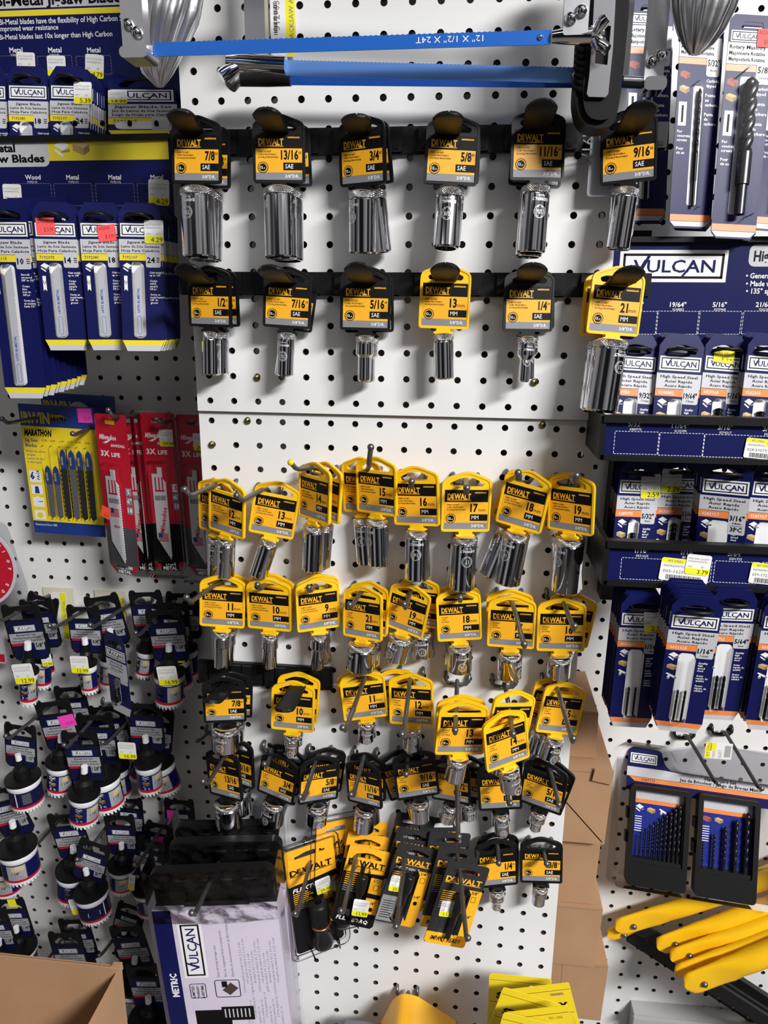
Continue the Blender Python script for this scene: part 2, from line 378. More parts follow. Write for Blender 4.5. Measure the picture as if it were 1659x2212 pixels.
def socket_meshes(size, deep):
    k = (size, deep)
    if k in SK: return SK[k]
    r1, r2 = (v / 1000 for v in DIA[size]); L = DEEPL.get(size, 45) / 1000 / SCL if deep else (.030 if r1 > .0118 else .0245)
    b = MB(); zt = 0; kn = .0065
    b.lathe([(.0048, -.004), (.0048, -.0002), (r1 - .0022, 0), (r1 - .0005, -.0010), (r1, -.0016)], chrome, 40)
    b.lathe([(r1, -.0016), (r1 + .0002, -.0018), (r1 + .0002, -kn + .0002), (r1, -kn)], knurl, 40)
    ms = L * (.42 if deep else .52)
    if r1 - r2 > .0003: pr = [(r1, -kn), (r1 - .0006, -kn - .0005), (r1 - .0002, -kn - .0012), (r1, -ms), (r2, -ms - (r1 - r2) * 1.3), (r2, -L + .0012), (r2 - .0010, -L), (r2 - .0026, -L), (r2 - .0030, -L + .012)]
    else: pr = [(r1, -kn), (r1 - .0006, -kn - .0005), (r1 - .0002, -kn - .0012), (r2, -kn - .0018), (r2, -L + .0012), (r2 - .0010, -L), (r2 - .0026, -L), (r2 - .0030, -L + .012)]
    # edges kept crisp by doubling the profile into separate smooth runs
    for i in range(len(pr) - 1): b.lathe(pr[i:i + 2], chrome, 40)
    e = MB(); w = r1 + .00012; c = -kn - .0075
    if deep: z2 = c - .0085; rr = min(.0052, r1 * .55)
    else: z2 = c - .0070; rr = min(.0046, r1 * .5)
    wl = w if z2 > -ms or r1 - r2 <= .0003 else r2 + .00012
    sw = min(1.0, r1 / .011)
    e.text('74-18' + size[:2].replace('/', '3'), 0, c + .0050, .0018 * sw, chromed, rot=180, al='c', b=.01, wrap=w, sx=1.0)
    e.text('DEWALT', 0, c + .0024, .0022 * sw, chromed, rot=180, al='c', b=.05, wrap=w, sx=1.15)
    def wring(n, ro, ri, zc):
        vs = [(wl * math.sin(q * math.cos(6.28318 * i / n) / wl), -wl * math.cos(q * math.cos(6.28318 * i / n) / wl), zc + q * math.sin(6.28318 * i / n)) for q in (ro, ri) for i in range(n)]
        e.add(vs, [(i, (i + 1) % n, n + (i + 1) % n, n + i) for i in range(n)], chromed)
    wring(28, rr, rr - .0004, z2); wring(6, rr - .0007, rr - .0011, z2)
    e.text(size, 0, z2 + rr * .33, rr * .72, chromed, rot=180, al='c', b=.01, wrap=wl, sx=.8 if len(size) < 4 else .55)
    SK[k] = (b.mesh('socket'), e.mesh('engraving')); return SK[k]
def hang_socket(size, deep, M, bot=None, label='', group='', spin=0, tilt=None, eng=True, kind=None):
    kind = kind or ('y' if size.isdigit() else 'b')
    r = thing('carded_socket', label, 'socket', M, group)
    t = obj('hang_tag', TAGM[kind], r)
    k = (size, deep)
    if k not in LBL: LBL[k] = label_mesh(size, deep)
    obj('printed_label', LBL[k], r)
    sm, em = socket_meshes(size, deep)
    a = 0
    if bot: q = local_hit(M, *bot); a = math.atan2(q.x, -.0185 - q.z)
    if tilt is not None: a = tilt
    s = obj('socket', sm, r, (0, 0, -.0188), (0, -a, 0))
    if eng: e = obj('engraving', em, s, None, (0, 0, R(spin)))
    return r
SCL = 1.09
SD = [  # size, deep, yellow-band TL, TR, grey BL, socket bottom, depth, engraving turn, row words, offsets (px) of the ones behind
 ('7/8', 1, (378, 324), (473, 324), (379, 389), (432, 563), -.062, -18, 'the top rail', [(20, 11, 0)]),
 ('13/16', 1, (552, 322), (653, 322), (554, 388), (608, 560), -.065, 90, 'the top rail', [(15, 10, 2)]),
 ('3/4', 1, (739, 330), (827, 320), (743, 398), (785, 545), -.062, -25, 'the top rail', [(14, 4, 4)]),
 ('5/8', 1, (924, 324), (1028, 328), (921.5, 389), (963, 541), -.065, -8, 'the top rail', [(5, -3, 1)]),
 ('11/16', 1, (1110, 313), (1213, 314), (1107.6, 383), (1147, 545), -.065, 10, 'the top rail', [(-3, 14, -3)]),
 ('9/16', 1, (1304, 325), (1413, 310), (1302, 394), (1335, 535), -.065, 95, 'the top rail', [(-10, -2, -2)]),
 ('1/2', 1, (413.6, 640.4), (494.7, 641), (415.8, 697.6), (457, 813), -.055, 100, 'the second rail', [(17, 1, 2)]),
 ('7/16', 1, (573.4, 641.6), (668, 646), (574.6, 696.7), (615.6, 817), -.062, -15, 'the second rail', [(8, 4, -6)]),
 ('5/16', 1, (740.3, 644), (839.2, 645.5), (741.3, 704.9), (787, 820), -.065, 120, 'the second rail', [(8, 5, 2)]),
 ('13', 1, (911.4, 639.5), (1010, 643), (911.4, 701), (959.5, 822), -.065, 120, 'the second rail', []),
 ('1/4', 1, (1093.3, 647.4), (1189, 648.5), (1092, 709), (1131, 825.7), -.062, 12, 'the second rail', [(4, -4, 2)]),
 ('21', 1, (1279.5, 645), (1380, 654), (1272, 713), (1297.6, 874.5), -.07, 25, 'the second rail', [(-14, 5, 2)]),
 ('12', 1, (457.5, 1083), (525, 1105), (458, 1137), (487, 1244), -.06, -25, 'the upper hook row', [(-23, -2, 2)]),
 ('13', 1, (552, 1090.5), (637.5, 1106), (542.6, 1142.5), (556.5, 1248), -.06, 140, 'the upper hook row', []),
 ('14', 1, (652, 1052), (710.7, 1070), (650.5, 1109), (675, 1225), -.06, -35, 'the upper hook row', [(22, -3, -3)]),
 ('15', 1, (776.4, 1043.6), (852, 1053), (778, 1098.6), (818, 1218), -.05, -30, 'the upper hook row', [(-31, -1, 2)]),
 ('16', 1, (857.6, 1070), (943, 1071.7), (858, 1128), (899.6, 1245), -.06, 15, 'the upper hook row', [(-3, -3, 3)]),
 ('17', 1, (960.3, 1084), (1053.8, 1083.8), (957.4, 1141.7), (997.4, 1267), -.065, 8, 'the upper hook row', [(1, -3, -2)]),
 ('18', 1, (1090.5, 1066), (1176.5, 1090.5), (1077, 1122), (1095, 1255.4), -.06, -15, 'the upper hook row', [(-9, -4, -10)]),
 ('19', 1, (1191, 1079), (1278.6, 1093), (1190.4, 1137), (1220.8, 1270), -.06, -20, 'the upper hook row', [(-12, -3, 2)]),
 ('11', 1, (437.4, 1295), (524.8, 1300.4), (437.4, 1344.8), (479, 1440), -.07, 150, 'the second hook row', [(17, -4, -4)]),
 ('10', 1, (538.6, 1301), (624.6, 1308.7), (542, 1349), (583, 1447), -.06, 150, 'the second hook row', [(4, -12, -4)]),
 ('9', 1, (645.4, 1309), (727, 1297.6), (646.7, 1360), (685, 1450.6), -.06, 150, 'the second hook row', [(3, -9, 3)]),
 ('21', 0, (748.8, 1317), (820.8, 1328), (746.5, 1367), (778.4, 1443), -.07, -35, 'the second hook row', [(13, -12, -2)]),
 ('19', 0, (844.8, 1301), (918.6, 1327), (834.7, 1344.4), (852.7, 1428), -.07, -20, 'the second hook row', [(32, -13, 14)]),
 ('18', 0, (949, 1329), (1033, 1324), (950.5, 1379.7), (991.8, 1451.5), -.06, 8, 'the second hook row', [(-3, -12, -3)]),
 ('17', 0, (1059, 1340), (1151.6, 1344.4), (1057.5, 1388), (1099.5, 1463), -.085, 60, 'the second hook row', [(-3, -14, 2)]),
 ('16', 0, (1166, 1348.8), (1259.5, 1348.8), (1164, 1398), (1204.5, 1470), -.085, 150, 'the second hook row', [(14, -13, -9)]),
 ('7/8', 0, (443.8, 1512.5), (526, 1508), (445.7, 1554), (488, 1626), -.055, -20, 'the short rail', [(14, -10, -3)]),
 ('10', 0, (592.7, 1520), (674.5, 1527.7), (591.3, 1568), (630, 1625), -.065, 0, 'the short rail', [(10, -20, -2)]),
 ('11', 0, (742.4, 1507), (829, 1494.5), (748, 1550), (790.3, 1605), -.07, 5, 'the third hook row', [(-4, -7, 5)]),
 ('12', 0, (846.9, 1506.5), (930.8, 1512), (847.7, 1557), (887.7, 1615), -.065, 0, 'the third hook row', [(-22, -12, 18)]),
 ('13', 0, (950.5, 1571.6), (1046, 1570), (944, 1622), (979.4, 1686.5), -.14, 140, 'the third hook row', [(-4, -14, 2)]),
 ('14', 0, (1051, 1609), (1132.8, 1578.8), (1055, 1661), (1105, 1707), -.15, 15, 'the third hook row', [(3, -43, -18)]),
 ('15', 0, (1173, 1524.4), (1251.4, 1532.5), (1161.7, 1574.5), (1182, 1635), -.075, 15, 'the third hook row', [(-25, -12, -3)]),
 ('13/16', 0, (454, 1662), (516, 1678), (458.8, 1709), (495.6, 1778), -.085, -30, 'the black tag row', [(26, -28, -4)]),
 ('3/4', 0, (567.7, 1663), (635.7, 1691), (560.8, 1703), (587, 1784), -.075, -15, 'the black tag row', [(15, -20, -4)]),
 ('5/8', 0, (651, 1688), (726.6, 1675.6), (647.6, 1732), (683, 1796), -.085, 8, 'the black tag row', [(10, -18, -4)]),
 ('11/16', 0, (756, 1684), (818.6, 1698), (756, 1724), (784, 1803), -.075, -15, 'the black tag row', [(8, -18, -2)]),
 ('9/16', 0, (856.4, 1677), (939, 1664), (862, 1722), (907.6, 1778), -.06, 120, 'the black tag row', [(-22, -3, 10)]),
 ('1/2', 0, (937.4, 1680), (1010, 1691), (938, 1719), (962.6, 1779.7), -.055, -5, 'the black tag row', [(38, -8, -1)]),
 ('7/16', 0, (1037, 1698.6), (1120, 1694), (1039.6, 1745), (1085, 1795.6), -.07, 5, 'the black tag row', [(0, -17, -5)]),
 ('5/16', 0, (1133.6, 1681), (1216.7, 1710), (1127, 1724.7), (1153.6, 1797), -.07, -5, 'the black tag row', [(8, -7, -9)]),
 ('1/4', 0, (1031.5, 1866.5), (1112, 1858), (1033, 1913), (1072, 1965), -.06, 10, 'the lowest black tag row', [(2, -15, -2)]),
 ('3/8', 0, (1129, 1856), (1209.4, 1858), (1128.4, 1899.7), (1162, 1952), -.05, 120, 'the lowest black tag row', []),
]
for size, deep, a, b, c, bt, Y, sp, where, beh in SD:
    mm = size.isdigit(); nm = size + (' mm' if mm else ' inch') + (' deep' if deep else ' short'); cl = 'yellow' if mm else 'black'
    rad = DIA[size][0] / 1000 * SCL; Y = Y * .58 if Y < -.1 else min(-.026, -(rad + .002) - (.016 if beh else .004)) - (.008 if 'rail' in where else 0)
    M = pose(a, b, c, LW_ * SCL, LH_ * SCL, Y, sy=.006, ss=.04) @ Matrix.Scale(SCL, 4)
    hang_socket(size, deep, M, bt, f'{nm} chrome socket on {cl} tag, front of {where}', 'carded chrome sockets', sp)
    for dx, dy, ro in beh:
        p = M.translation.copy(); u, v = pix(p); sc = M.to_scale().x
        q = P(u + dx, v + dy, min(p.y + .016, -(rad + .002)) if Y > -.07 else p.y + .02)
        M2 = Matrix.Translation(q) @ (M.to_3x3().to_4x4()) @ Matrix.Rotation(R(-ro), 4, 'Y')
        hang_socket(size, deep, M2, None, f'{nm} chrome socket tucked behind another on {where}', 'carded chrome sockets', sp + 40, tilt=R(random.uniform(-3, 3)))
# ------------------------------------------------------------------ black clip rails
def rail(name, xl, xr, y0, y1, clips, label, Y0=0.0, tipy=.082, bend=.12):
    A = P(xl, (y0 + y1) / 2, Y0 - .010); B = P(xr, (y0 + y1) / 2, Y0 - .010)
    h = abs(P((xl + xr) / 2, y0, Y0 - .01).z - P((xl + xr) / 2, y1, Y0 - .01).z)
    zc = (P((xl + xr) / 2, (y0 + y1) / 2, Y0 - .01)).z
    r = thing('clip_rail', label, 'rail', Matrix.Translation((A.x, Y0, zc)))
    L = B.x - A.x; b = MB(); b.box((0, -.006, -h / 2), (L, -.0005, h / 2), black)
    n = int(L / (IN * .5)); st = L / n
    for i in range(n):
        if i % 3 == 2: continue
        b.box((i * st + .0008, -.0105, -h * .44), ((i + 1) * st - .0008, -.006, h * .46), black)
        b.box((i * st + .004, -.0112, -h * .36), ((i + 1) * st - .004, -.0104, -h * .2), pblk)
    obj('rail', b, r)
    O = Vector((A.x, Y0, zc))
    for (bx, by), (tx, ty), wd in clips:
        p = P(bx, by, Y0 - .010) - O; q = P(tx, ty, Y0 - tipy) - O; c = MB(); N = 18; mid = Vector(((p.x + q.x) / 2, -tipy * .92, p.z + (q.z - p.z) * bend))
        pt = lambda t: p * (1 - t) ** 2 + mid * 2 * t * (1 - t) + q * t * t
        ln = [0]
        for i in range(N): ln.append(ln[-1] + (pt((i + 1) / N) - pt(i / N)).length)
        vs = []
        for i in range(N + 1):
            t = i / N; m = pt(t); d = (pt(min(1, t + .02)) - pt(max(0, t - .02))).normalized(); up = Vector((1, 0, 0)).cross(d).normalized()
            if up.z < 0: up = -up
            w = wd / 2 * (.80 + .20 * min(1, t * 1.6)); e = ln[-1] - ln[i]
            if e < wd / 2: w = min(w, math.sqrt(max(0, (wd / 2) ** 2 - (wd / 2 - e) ** 2)) + .0006)
            for fx, fu in ((-1, 0), (-.9, .0017), (-.82, .0005), (.82, .0005), (.9, .0017), (1, 0), (.9, -.0016), (-.9, -.0016)): vs.append(m + Vector((fx * w, 0, 0)) + up * fu)
        fs = [(i * 8 + k, (i + 1) * 8 + k, (i + 1) * 8 + (k + 1) % 8, i * 8 + (k + 1) % 8) for i in range(N) for k in range(8)]
        fs += [tuple(range(8)), tuple(N * 8 + k for k in range(8))[::-1]]
        c.add(vs, fs, black); obj('clip', c, r)
    return r
rail('clip_rail', 366, 1444, 270, 330, [((432, 298), (388, 236), .026), ((612, 298), (573, 232), .026), ((782, 300), (770, 248), .026), ((968, 300), (970, 242), .026), ((1152, 292), (1174, 212), .026), ((1345, 298), (1394, 216), .026)], 'long black plastic clip rail holding the top row of sockets', UPY)
rail('clip_rail', 386, 1408, 588, 640, [((458, 614), (400, 568), .026), ((628, 612), (580, 572), .026), ((795, 612), (772, 566), .026), ((964, 606), (962, 568), .026), ((1140, 606), (1152, 568), .026), ((1322, 618), (1368, 574), .026)], 'second black plastic clip rail, just under the top one', UPY)
rail('clip_rail', 427, 716, 1440, 1486, [((510, 1462), (452, 1515), .020), ((655, 1462), (610, 1536), .021)], 'short black plastic clip rail at lower left of the front panel', tipy=.098, bend=.5)
# ------------------------------------------------------------------ peg hooks
def hook(base, elbow, tip, label, Y0=0.0, L=None, cat='hook', tipm=None, r=.0024, name='peg_hook', grp='grey peg hooks', m=None):
    m = m or steel; B = P(*base, Y0); 
    if L is None:
        best = min(((Vector(pix(B + Vector((0, -l, .0)))) - Vector(elbow)).length, l) for l in [i * .004 for i in range(12, 52)]); L = best[1]
    E = P(*elbow, Y0 - L); T = P(*tip, Y0 - L - .003)
    t = thing(name, label, cat, Matrix.Translation(B), grp)
    h = IN / 2; w = MB()
    w.tube([(-h, .007, .006), (-h, -.003, .006), (-h, -.0055, .004), (-h, -.006, 0), (-h + .003, -.006, -.004), (0, -.0062, -.0048), (h - .003, -.006, -.004), (h, -.006, 0), (h, -.0055, .004), (h, -.003, .006), (h, .007, .006)], r * .95, m)
    obj('base_wire', w, t)
    d = (E - B); e1 = E - d.normalized() * .004; k = (T - E)
    pr = MB().tube([Vector((0, -.0062, -.004)), Vector((0, -.009, .001)), Vector((0, -.015, .0055)) + d * .03, d * .45 + Vector((0, 0, .003)), e1 - B, E - B + k * .12, E - B + k * .5, T - B], r, m, 10)
    o = obj('prong', pr, t); obj('tip', MB().ball(T - B, r * 1.38, tipm or m, 12), t)
    return t
ytip = mat('yellow_tip', (232, 206, 40), .45)
HK = [((487, 1048), (411, 1071), (398, 1057), 'the upper 12 mm sockets'), ((585, 1058), (523, 1081), (511, 1070), 'the upper 13 mm socket'), ((702, 1019), (640, 1013), (628, 999), 'the upper 14 mm sockets, its ball tip yellow'),
 ((797, 1022), (797, 1002), (801, 966), 'the upper 15 mm sockets'), ((893, 1030), (888, 1052), (889, 1040), 'the upper 16 mm sockets'), ((1005, 1036), (1008, 1066), (1008, 1054), 'the upper 17 mm sockets'),
 ((1121, 1030), (1119, 1034), (1119, 1021), 'the upper 18 mm sockets'), ((1228, 1038), (1241, 1040), (1245, 1027), 'the upper 19 mm sockets'),
 ((487, 1258), (411, 1300), (403, 1290), 'the deep 11 mm sockets'), ((590, 1257), (563, 1272), (556, 1263), 'the deep 10 mm sockets'), ((690, 1266), (670, 1277), (667, 1269), 'the deep 9 mm sockets'),
 ((792, 1270), (757, 1314), (755, 1306), 'the short 21 mm sockets'), ((892, 1268), (876, 1314), (873, 1305), 'the short 19 mm sockets'), ((997, 1275), (994, 1299), (994, 1291), 'the short 18 mm sockets'),
 ((1099, 1284), (1133, 1397), (1132, 1391), 'the short 17 mm sockets'), ((1206, 1285), (1240, 1359), (1241, 1352), 'the short 16 mm sockets'),
 ((795, 1455), (746, 1578), (740, 1572), 'the short 11 mm sockets'), ((889, 1452), (871, 1593), (868, 1586), 'the short 12 mm sockets'), ((988, 1464), (983, 1584), (983, 1577), 'the short 13 mm sockets'),
 ((1088, 1470), (1109, 1592), (1108, 1585), 'the short 14 mm sockets'), ((1195, 1468), (1237, 1602), (1238, 1595), 'the short 15 mm sockets'),
 ((500, 1620), (448, 1694), (438, 1688), 'the short 13/16 inch sockets'), ((595, 1612), (576, 1655), (571, 1650), 'the short 3/4 inch sockets'), ((693, 1620), (656, 1726), (648, 1721), 'the short 5/8 inch sockets'),
 ((791, 1625), (763, 1719), (758, 1716), 'the short 11/16 inch sockets'), ((884, 1625), (877, 1676), (877, 1672), 'the short 9/16 inch sockets'), ((985, 1632), (990, 1811), (991, 1807), 'the short 1/2 inch sockets, hanging lowest'),
 ((1088, 1640), (1099, 1737), (1102, 1735), 'the short 7/16 inch sockets'), ((1180, 1645), (1209, 1742), (1207, 1738), 'the short 5/16 inch sockets'),
 ((1072, 1812), (1078, 1868), (1077, 1864), 'the short 1/4 inch sockets'), ((1166, 1818), (1182, 1871), (1181, 1866), 'the short 3/8 inch socket'),
 ((683, 1820), (641, 1978), (637, 1973), 'the clear clamshell adapter packs'), ((780, 1808), (741, 1971), (736, 1967), 'the yellow topped adapter cards'), ((880, 1806), (857, 2004), (855, 2001), 'the black and yellow drive adapter cards'),
 ((985, 1815), (1008, 2030), (1011, 2026), 'the lowest black adapter cards')]
for i, (b, e, t, w) in enumerate(HK):
    hook(b, e, t, 'grey steel peg hook through ' + w, tipm=ytip if 'yellow' in w and i < 8 else None, L=.10 if i < 8 and i not in (0, 1, 2) else None)
hook((880, 2138), (884, 2160), (884, 2156), 'grey double prong peg hook holding the yellow tool at the bottom', L=.024)
# ------------------------------------------------------------------ screws in the panels
for (u, v, Y, w) in ((556.5, 816, UPY, 'under the 7/16 inch sockets'), (1155, 826, UPY, 'beside the stepped 1/4 inch socket'), (536, 909, 0, 'just under the panel seam at left'), (1173.5, 918, 0, 'just under the panel seam at right'), (458.7, 960.8, 0, 'on the left edge of the lower panel')):
    b = MB(); br = mat('brass_screw', (128, 120, 70), .35, .9)
    vs = b.lathe([(.0001, .0016), (.0022, .0014), (.0038, .0004), (.0040, -.0006)], br, 20); b.box((-.0018, -.0005, .0013), (.0018, .0005, .0018), pblk); b.box((-.0005, -.0018, .0013), (.0005, .0018, .0018), pblk)
    o = obj('screw', b, None, P(u, v, Y - .0005), (R(90), 0, .6)); tag(o, 'small brass cross head screw ' + w, 'screw', 'panel screws')
# ------------------------------------------------------------------ hacksaws hanging over the panel
fchr = mat('frame_chrome', (212, 212, 216), .32, 1.0, bump=(40, .12))
blue = mat('blue_blade', (36, 104, 200), .32, .25); dblue = mat('dark_blue_blade', (22, 74, 160), .32, .25); lblue = mat('satin_blue_blade', (104, 148, 214), .3, .35)
rub = mat('black_rubber', (16, 16, 17), .6, spec=.2, bump=(900, .1))
castc = mat('cast_chrome', (245, 245, 248), .28, 1.0, bump=(60, .25))
def blade(a, b, hpx, Y, m, parent, O, teeth=True, text=None, up=1):
    A = P(*a, Y); B = P(*b, Y); d = (B - A); L = d.length; h = (P(a[0], a[1] - hpx / 2, Y) - P(a[0], a[1] + hpx / 2, Y)).z
    mb = MB(); pts = [(0, -h / 2), (L, -h / 2)]
    if teeth:
        n = 150; pts += [(L - L * i / n * 1.0, h / 2 - (.0006 if i % 2 else 0)) for i in range(n + 1)]
    else: pts += [(L, h / 2), (0, h / 2)]
    mb.plate(pts, [], -.0004, .0004, m)
    if text: mb.text(text, L * .755, h * .26, h * .42, pwht, -.0006, rot=180, al='c', b=.0, w=L * .165)
    mb.ball((L - .008, -.0006, 0), .0022, chrome)
    o = obj('blade', mb, parent, A - O, (0, -math.atan2(d.z, d.x), 0)); return o
def strip(x0, y0, x1, y1, Y, m, depth=.012, bev=.002, extra=None):
    ym = (max(y0, 0) + y1) / 2; xm = (x0 + x1) / 2; xa = P(x0, ym, Y).x; xb = P(x1, ym, Y).x; mb = MB(); mb.box((xa, Y, P(xm, y1, Y).z), (xb, Y + depth, P(xm, y0, Y).z), m, bev); return mb
def shift(mb, O): mb.v = [tuple(Vector(v) - O) for v in mb.v]; return mb
def studs(pp, Y, r, parent, O):
    for q in pp: obj('stud', MB().ball(P(*q, Y) - O, r, chrome, 14), parent)
def tubepx(pts, r, m): return MB().tube([P(u, v, Y) for u, v, Y in pts], r, m, 16)
def casthandle(path, rad, ribs, m):
    """cast grip: a tapering ribbed body along a path of (u, v, Y)"""
    pts = [P(*p) for p in path]; n = 56; vs = []; fs = []; N = 24
    def at(t):
        k = t * (len(pts) - 1); i = min(int(k), len(pts) - 2); f = k - i; return pts[i].lerp(pts[i + 1], f), rad[i] + (rad[i + 1] - rad[i]) * f
    for i in range(N + 1):
        c, r = at(i / N)
        for k in range(n):
            a = 6.28318 * k / n; q = r * (1 + .11 * math.cos(ribs * a + i * .12))
            vs.append(c + Vector((q * math.cos(a), q * .8 * math.sin(a), 0)))
    for i in range(N): fs += [(i * n + k, (i + 1) * n + k, (i + 1) * n + (k + 1) % n, i * n + (k + 1) % n) for k in range(n)]
    b = MB().add(vs, fs, m, True); b.add(vs[-n:], [tuple(range(n))], m); return b
# front saw
YA = -.105; O = P(760, 90, YA); A_ = thing('hacksaw', 'hacksaw with the printed blue blade hanging in front of the others', 'hacksaw', Matrix.Translation(O))
blade((333, 107), (1190, 80), 31, YA, blue, A_, O, text="12'' X 1/2'' X 24T")
b = strip(262, -160, 310, 122, YA - .006, fchr, .012); obj('frame', shift(b, O), A_)
b = strip(257, 98, 318, 124, YA - .012, fchr, .024, .004); obj('blade_holder', shift(b, O), A_)
b = strip(312, 98, 330, 118, YA - .002, chrome, .006, .001); obj('holder_pin', shift(b, O), A_)
studs([(277, 54), (296, 71)], YA - .0065, .0048, A_, O)
b = casthandle([(400, -150, YA + .045), (372, -40, YA + .045), (355, 40, YA + .045), (345, 110, YA + .045), (340, 160, YA + .045), (346, 188, YA + .045)], [.026, .027, .028, .020, .012, .003], 9, castc); obj('handle', shift(b, O), A_)
b = strip(1218, -160, 1272, 75, YA - .006, fchr, .012); obj('frame', shift(b, O), A_)
b = MB().tube([P(1192, 80, YA), P(1222, 78, YA), P(1276, 78, YA)], [.0042, .0058, .0062], chrome, 18); obj('tension_rod', shift(b, O), A_)
studs([(1256, 24), (1233, 40)], YA - .0065, .0048, A_, O)
b = MB().tube([P(1275, 78, YA), P(1303, 75, YA)], [.007, .006], chrome, 18)
b.tube([P(1287, 70, YA - .004), P(1298, 52, YA - .006), P(1312, 38, YA - .008)], [.004, .0052, .0040], chrome, 10); b.tube([P(1287, 84, YA - .004), P(1298, 98, YA - .006), P(1312, 108, YA - .008)], [.004, .0052, .0040], chrome, 10)
obj('wing_nut', shift(b, O), A_)
b = MB().tube([P(285, -150, YA), P(760, -175, YA), P(1245, -150, YA)], .007, chrome, 10); obj('back_bar', shift(b, O), A_)
# middle saw with the cast grip at right
YB = -.045; O = P(980, 170, YB); B_ = thing('hacksaw', 'hacksaw with the dark blue lower blade and chrome grip at upper right', 'hacksaw', Matrix.Translation(O))
blade((625, 171), (1395, 178), 26, YB, dblue, B_, O, teeth=False)
b = strip(1398, -160, 1440, 185, YB - .006, fchr, .012); obj('frame', shift(b, O), B_)
b = strip(1392, 164, 1441, 194, YB - .012, chrome, .022, .004); obj('blade_holder', shift(b, O), B_)
b = MB().tube([P(1345, 176, YB), P(1400, 178, YB)], .0045, chrome, 14); obj('holder_pin', shift(b, O), B_)
studs([(1408, 133), (1425, 120)], YB - .0065, .0046, B_, O)
b = casthandle([(1545, -200, YB - .03), (1530, -60, YB - .03), (1520, 20, YB - .03), (1514, 70, YB - .03), (1508, 100, YB - .03), (1502, 118, YB - .03)], [.026, .026, .022, .016, .010, .004], 8, castc); obj('handle', shift(b, O), B_)
b = MB().tube([P(1420, -150, YB), P(1540, -190, YB - .03)], .008, chrome, 10); obj('grip_arm', shift(b, O), B_)
b = MB().tube([P(512, 172, YB), P(575, 170, YB), P(628, 170, YB)], [.0055, .0065, .006], dsteel, 16); obj('tension_rod', shift(b, O), B_)
b = MB().tube([P(516, 165, YB), P(505, 178, YB - .004), P(498, 188, YB - .006)], [.005, .006, .0055], steel, 10); obj('wing_nut', shift(b, O), B_)
b = strip(528, -160, 572, 88, YB - .004, mat('brushed_steel', (176, 176, 184), .3, .9), .012); obj('frame', shift(b, O), B_)
b = MB().tube([P(550, -150, YB), P(980, -175, YB), P(1420, -150, YB)], .007, chrome, 10); obj('back_bar', shift(b, O), B_)
# third saw with the rubber pistol grip
YC = -.075; O = P(1290, 120, YC); C_ = thing('hacksaw', 'hacksaw with black rubber pistol grip and pale satin blue blade', 'hacksaw', Matrix.Translation(O))
blade((618, 146), (1262, 163), 34, YC, lblue, C_, O)
out = [(1252, -160), (1250, 0), (1248, 70), (1244, 140), (1240, 190), (1238, 225), (1246, 262), (1262, 280), (1290, 286), (1314, 280), (1326, 262), (1334, 215), (1344, 130), (1352, 40), (1356, -160)]
q = [P(*p, YC) for p in out]; q = rpoly([(p.x, p.z) for p in q], .006); b = MB().plate(q[::-1], [], YC - .012, YC + .018, rub); b.plate(inset(q, .005)[::-1], [], YC - .017, YC - .0119, rub)
for i in range(7):
    u, v = 1250 - i * .9, 105 + i * 14; b.tube([P(u - 3, v, YC - .01), P(u + 14, v + 5, YC - .016)], .0022, rub, 8)
obj('rubber_grip', shift(b, O), C_)
q = [P(*p, YC - .017) for p in ((1284, -160), (1282, 0), (1278, 80), (1271, 170), (1266, 205), (1270, 212), (1306, 213), (1312, 206), (1322, 110), (1328, 0), (1328, -160))]
w = [P(*p, YC - .017) for p in ((1290, 58), (1283, 140), (1310, 144), (1318, 60))]
b = MB().plate([(p.x, p.z) for p in q], [[(p.x, p.z) for p in w][::-1]], YC - .021, YC - .0171, mat('bright_plate', (224, 224, 230), .2, .95)); obj('grip_plate', shift(b, O), C_)
b = MB().tube([P(490, 132, YC), P(520, 134, YC), P(560, 137, YC), P(618, 141, YC)], [.0045, .0065, .006, .007], chrome, 16); obj('tension_rod', shift(b, O), C_)
b = MB().tube([P(515, 142, YC), P(490, 156, YC - .004), P(477, 165, YC - .006)], [.004, .006, .0055], chrome, 10); obj('wing_nut', shift(b, O), C_)
# sticker on a flap behind the saws
a = P(583, 10, -.012); c = P(640, 122, -.012); b = MB(); wd = c.x - a.x; ht = a.z + .03 - c.z
b.rect(-wd / 2, -ht / 2, wd / 2, ht / 2, lwht, 0, .002); b.rect(wd * .12, -ht / 2 + .0005, wd / 2 - .0005, ht / 2 - .0005, lyel, -.0001, .001)
b.text('312-6360', -wd * .12, -ht * .2, .006, ink, -.0002, rot=90); b.text('HACKSAW ADJUST', wd * .42, -ht * .35, .0042, ink, -.0002, rot=90)
for i in range(16): b.rect(-wd * .36 + 0, -ht * .25 + i * .0016, -wd * .22, -ht * .25 + i * .0016 + (.0009 if i % 3 else .0005), pblk, -.0002)
o = obj('price_sticker', b, None, ((a.x + c.x) / 2, -.012, c.z + ht / 2)); tag(o, 'white and yellow sideways price sticker behind the hacksaws', 'price sticker')
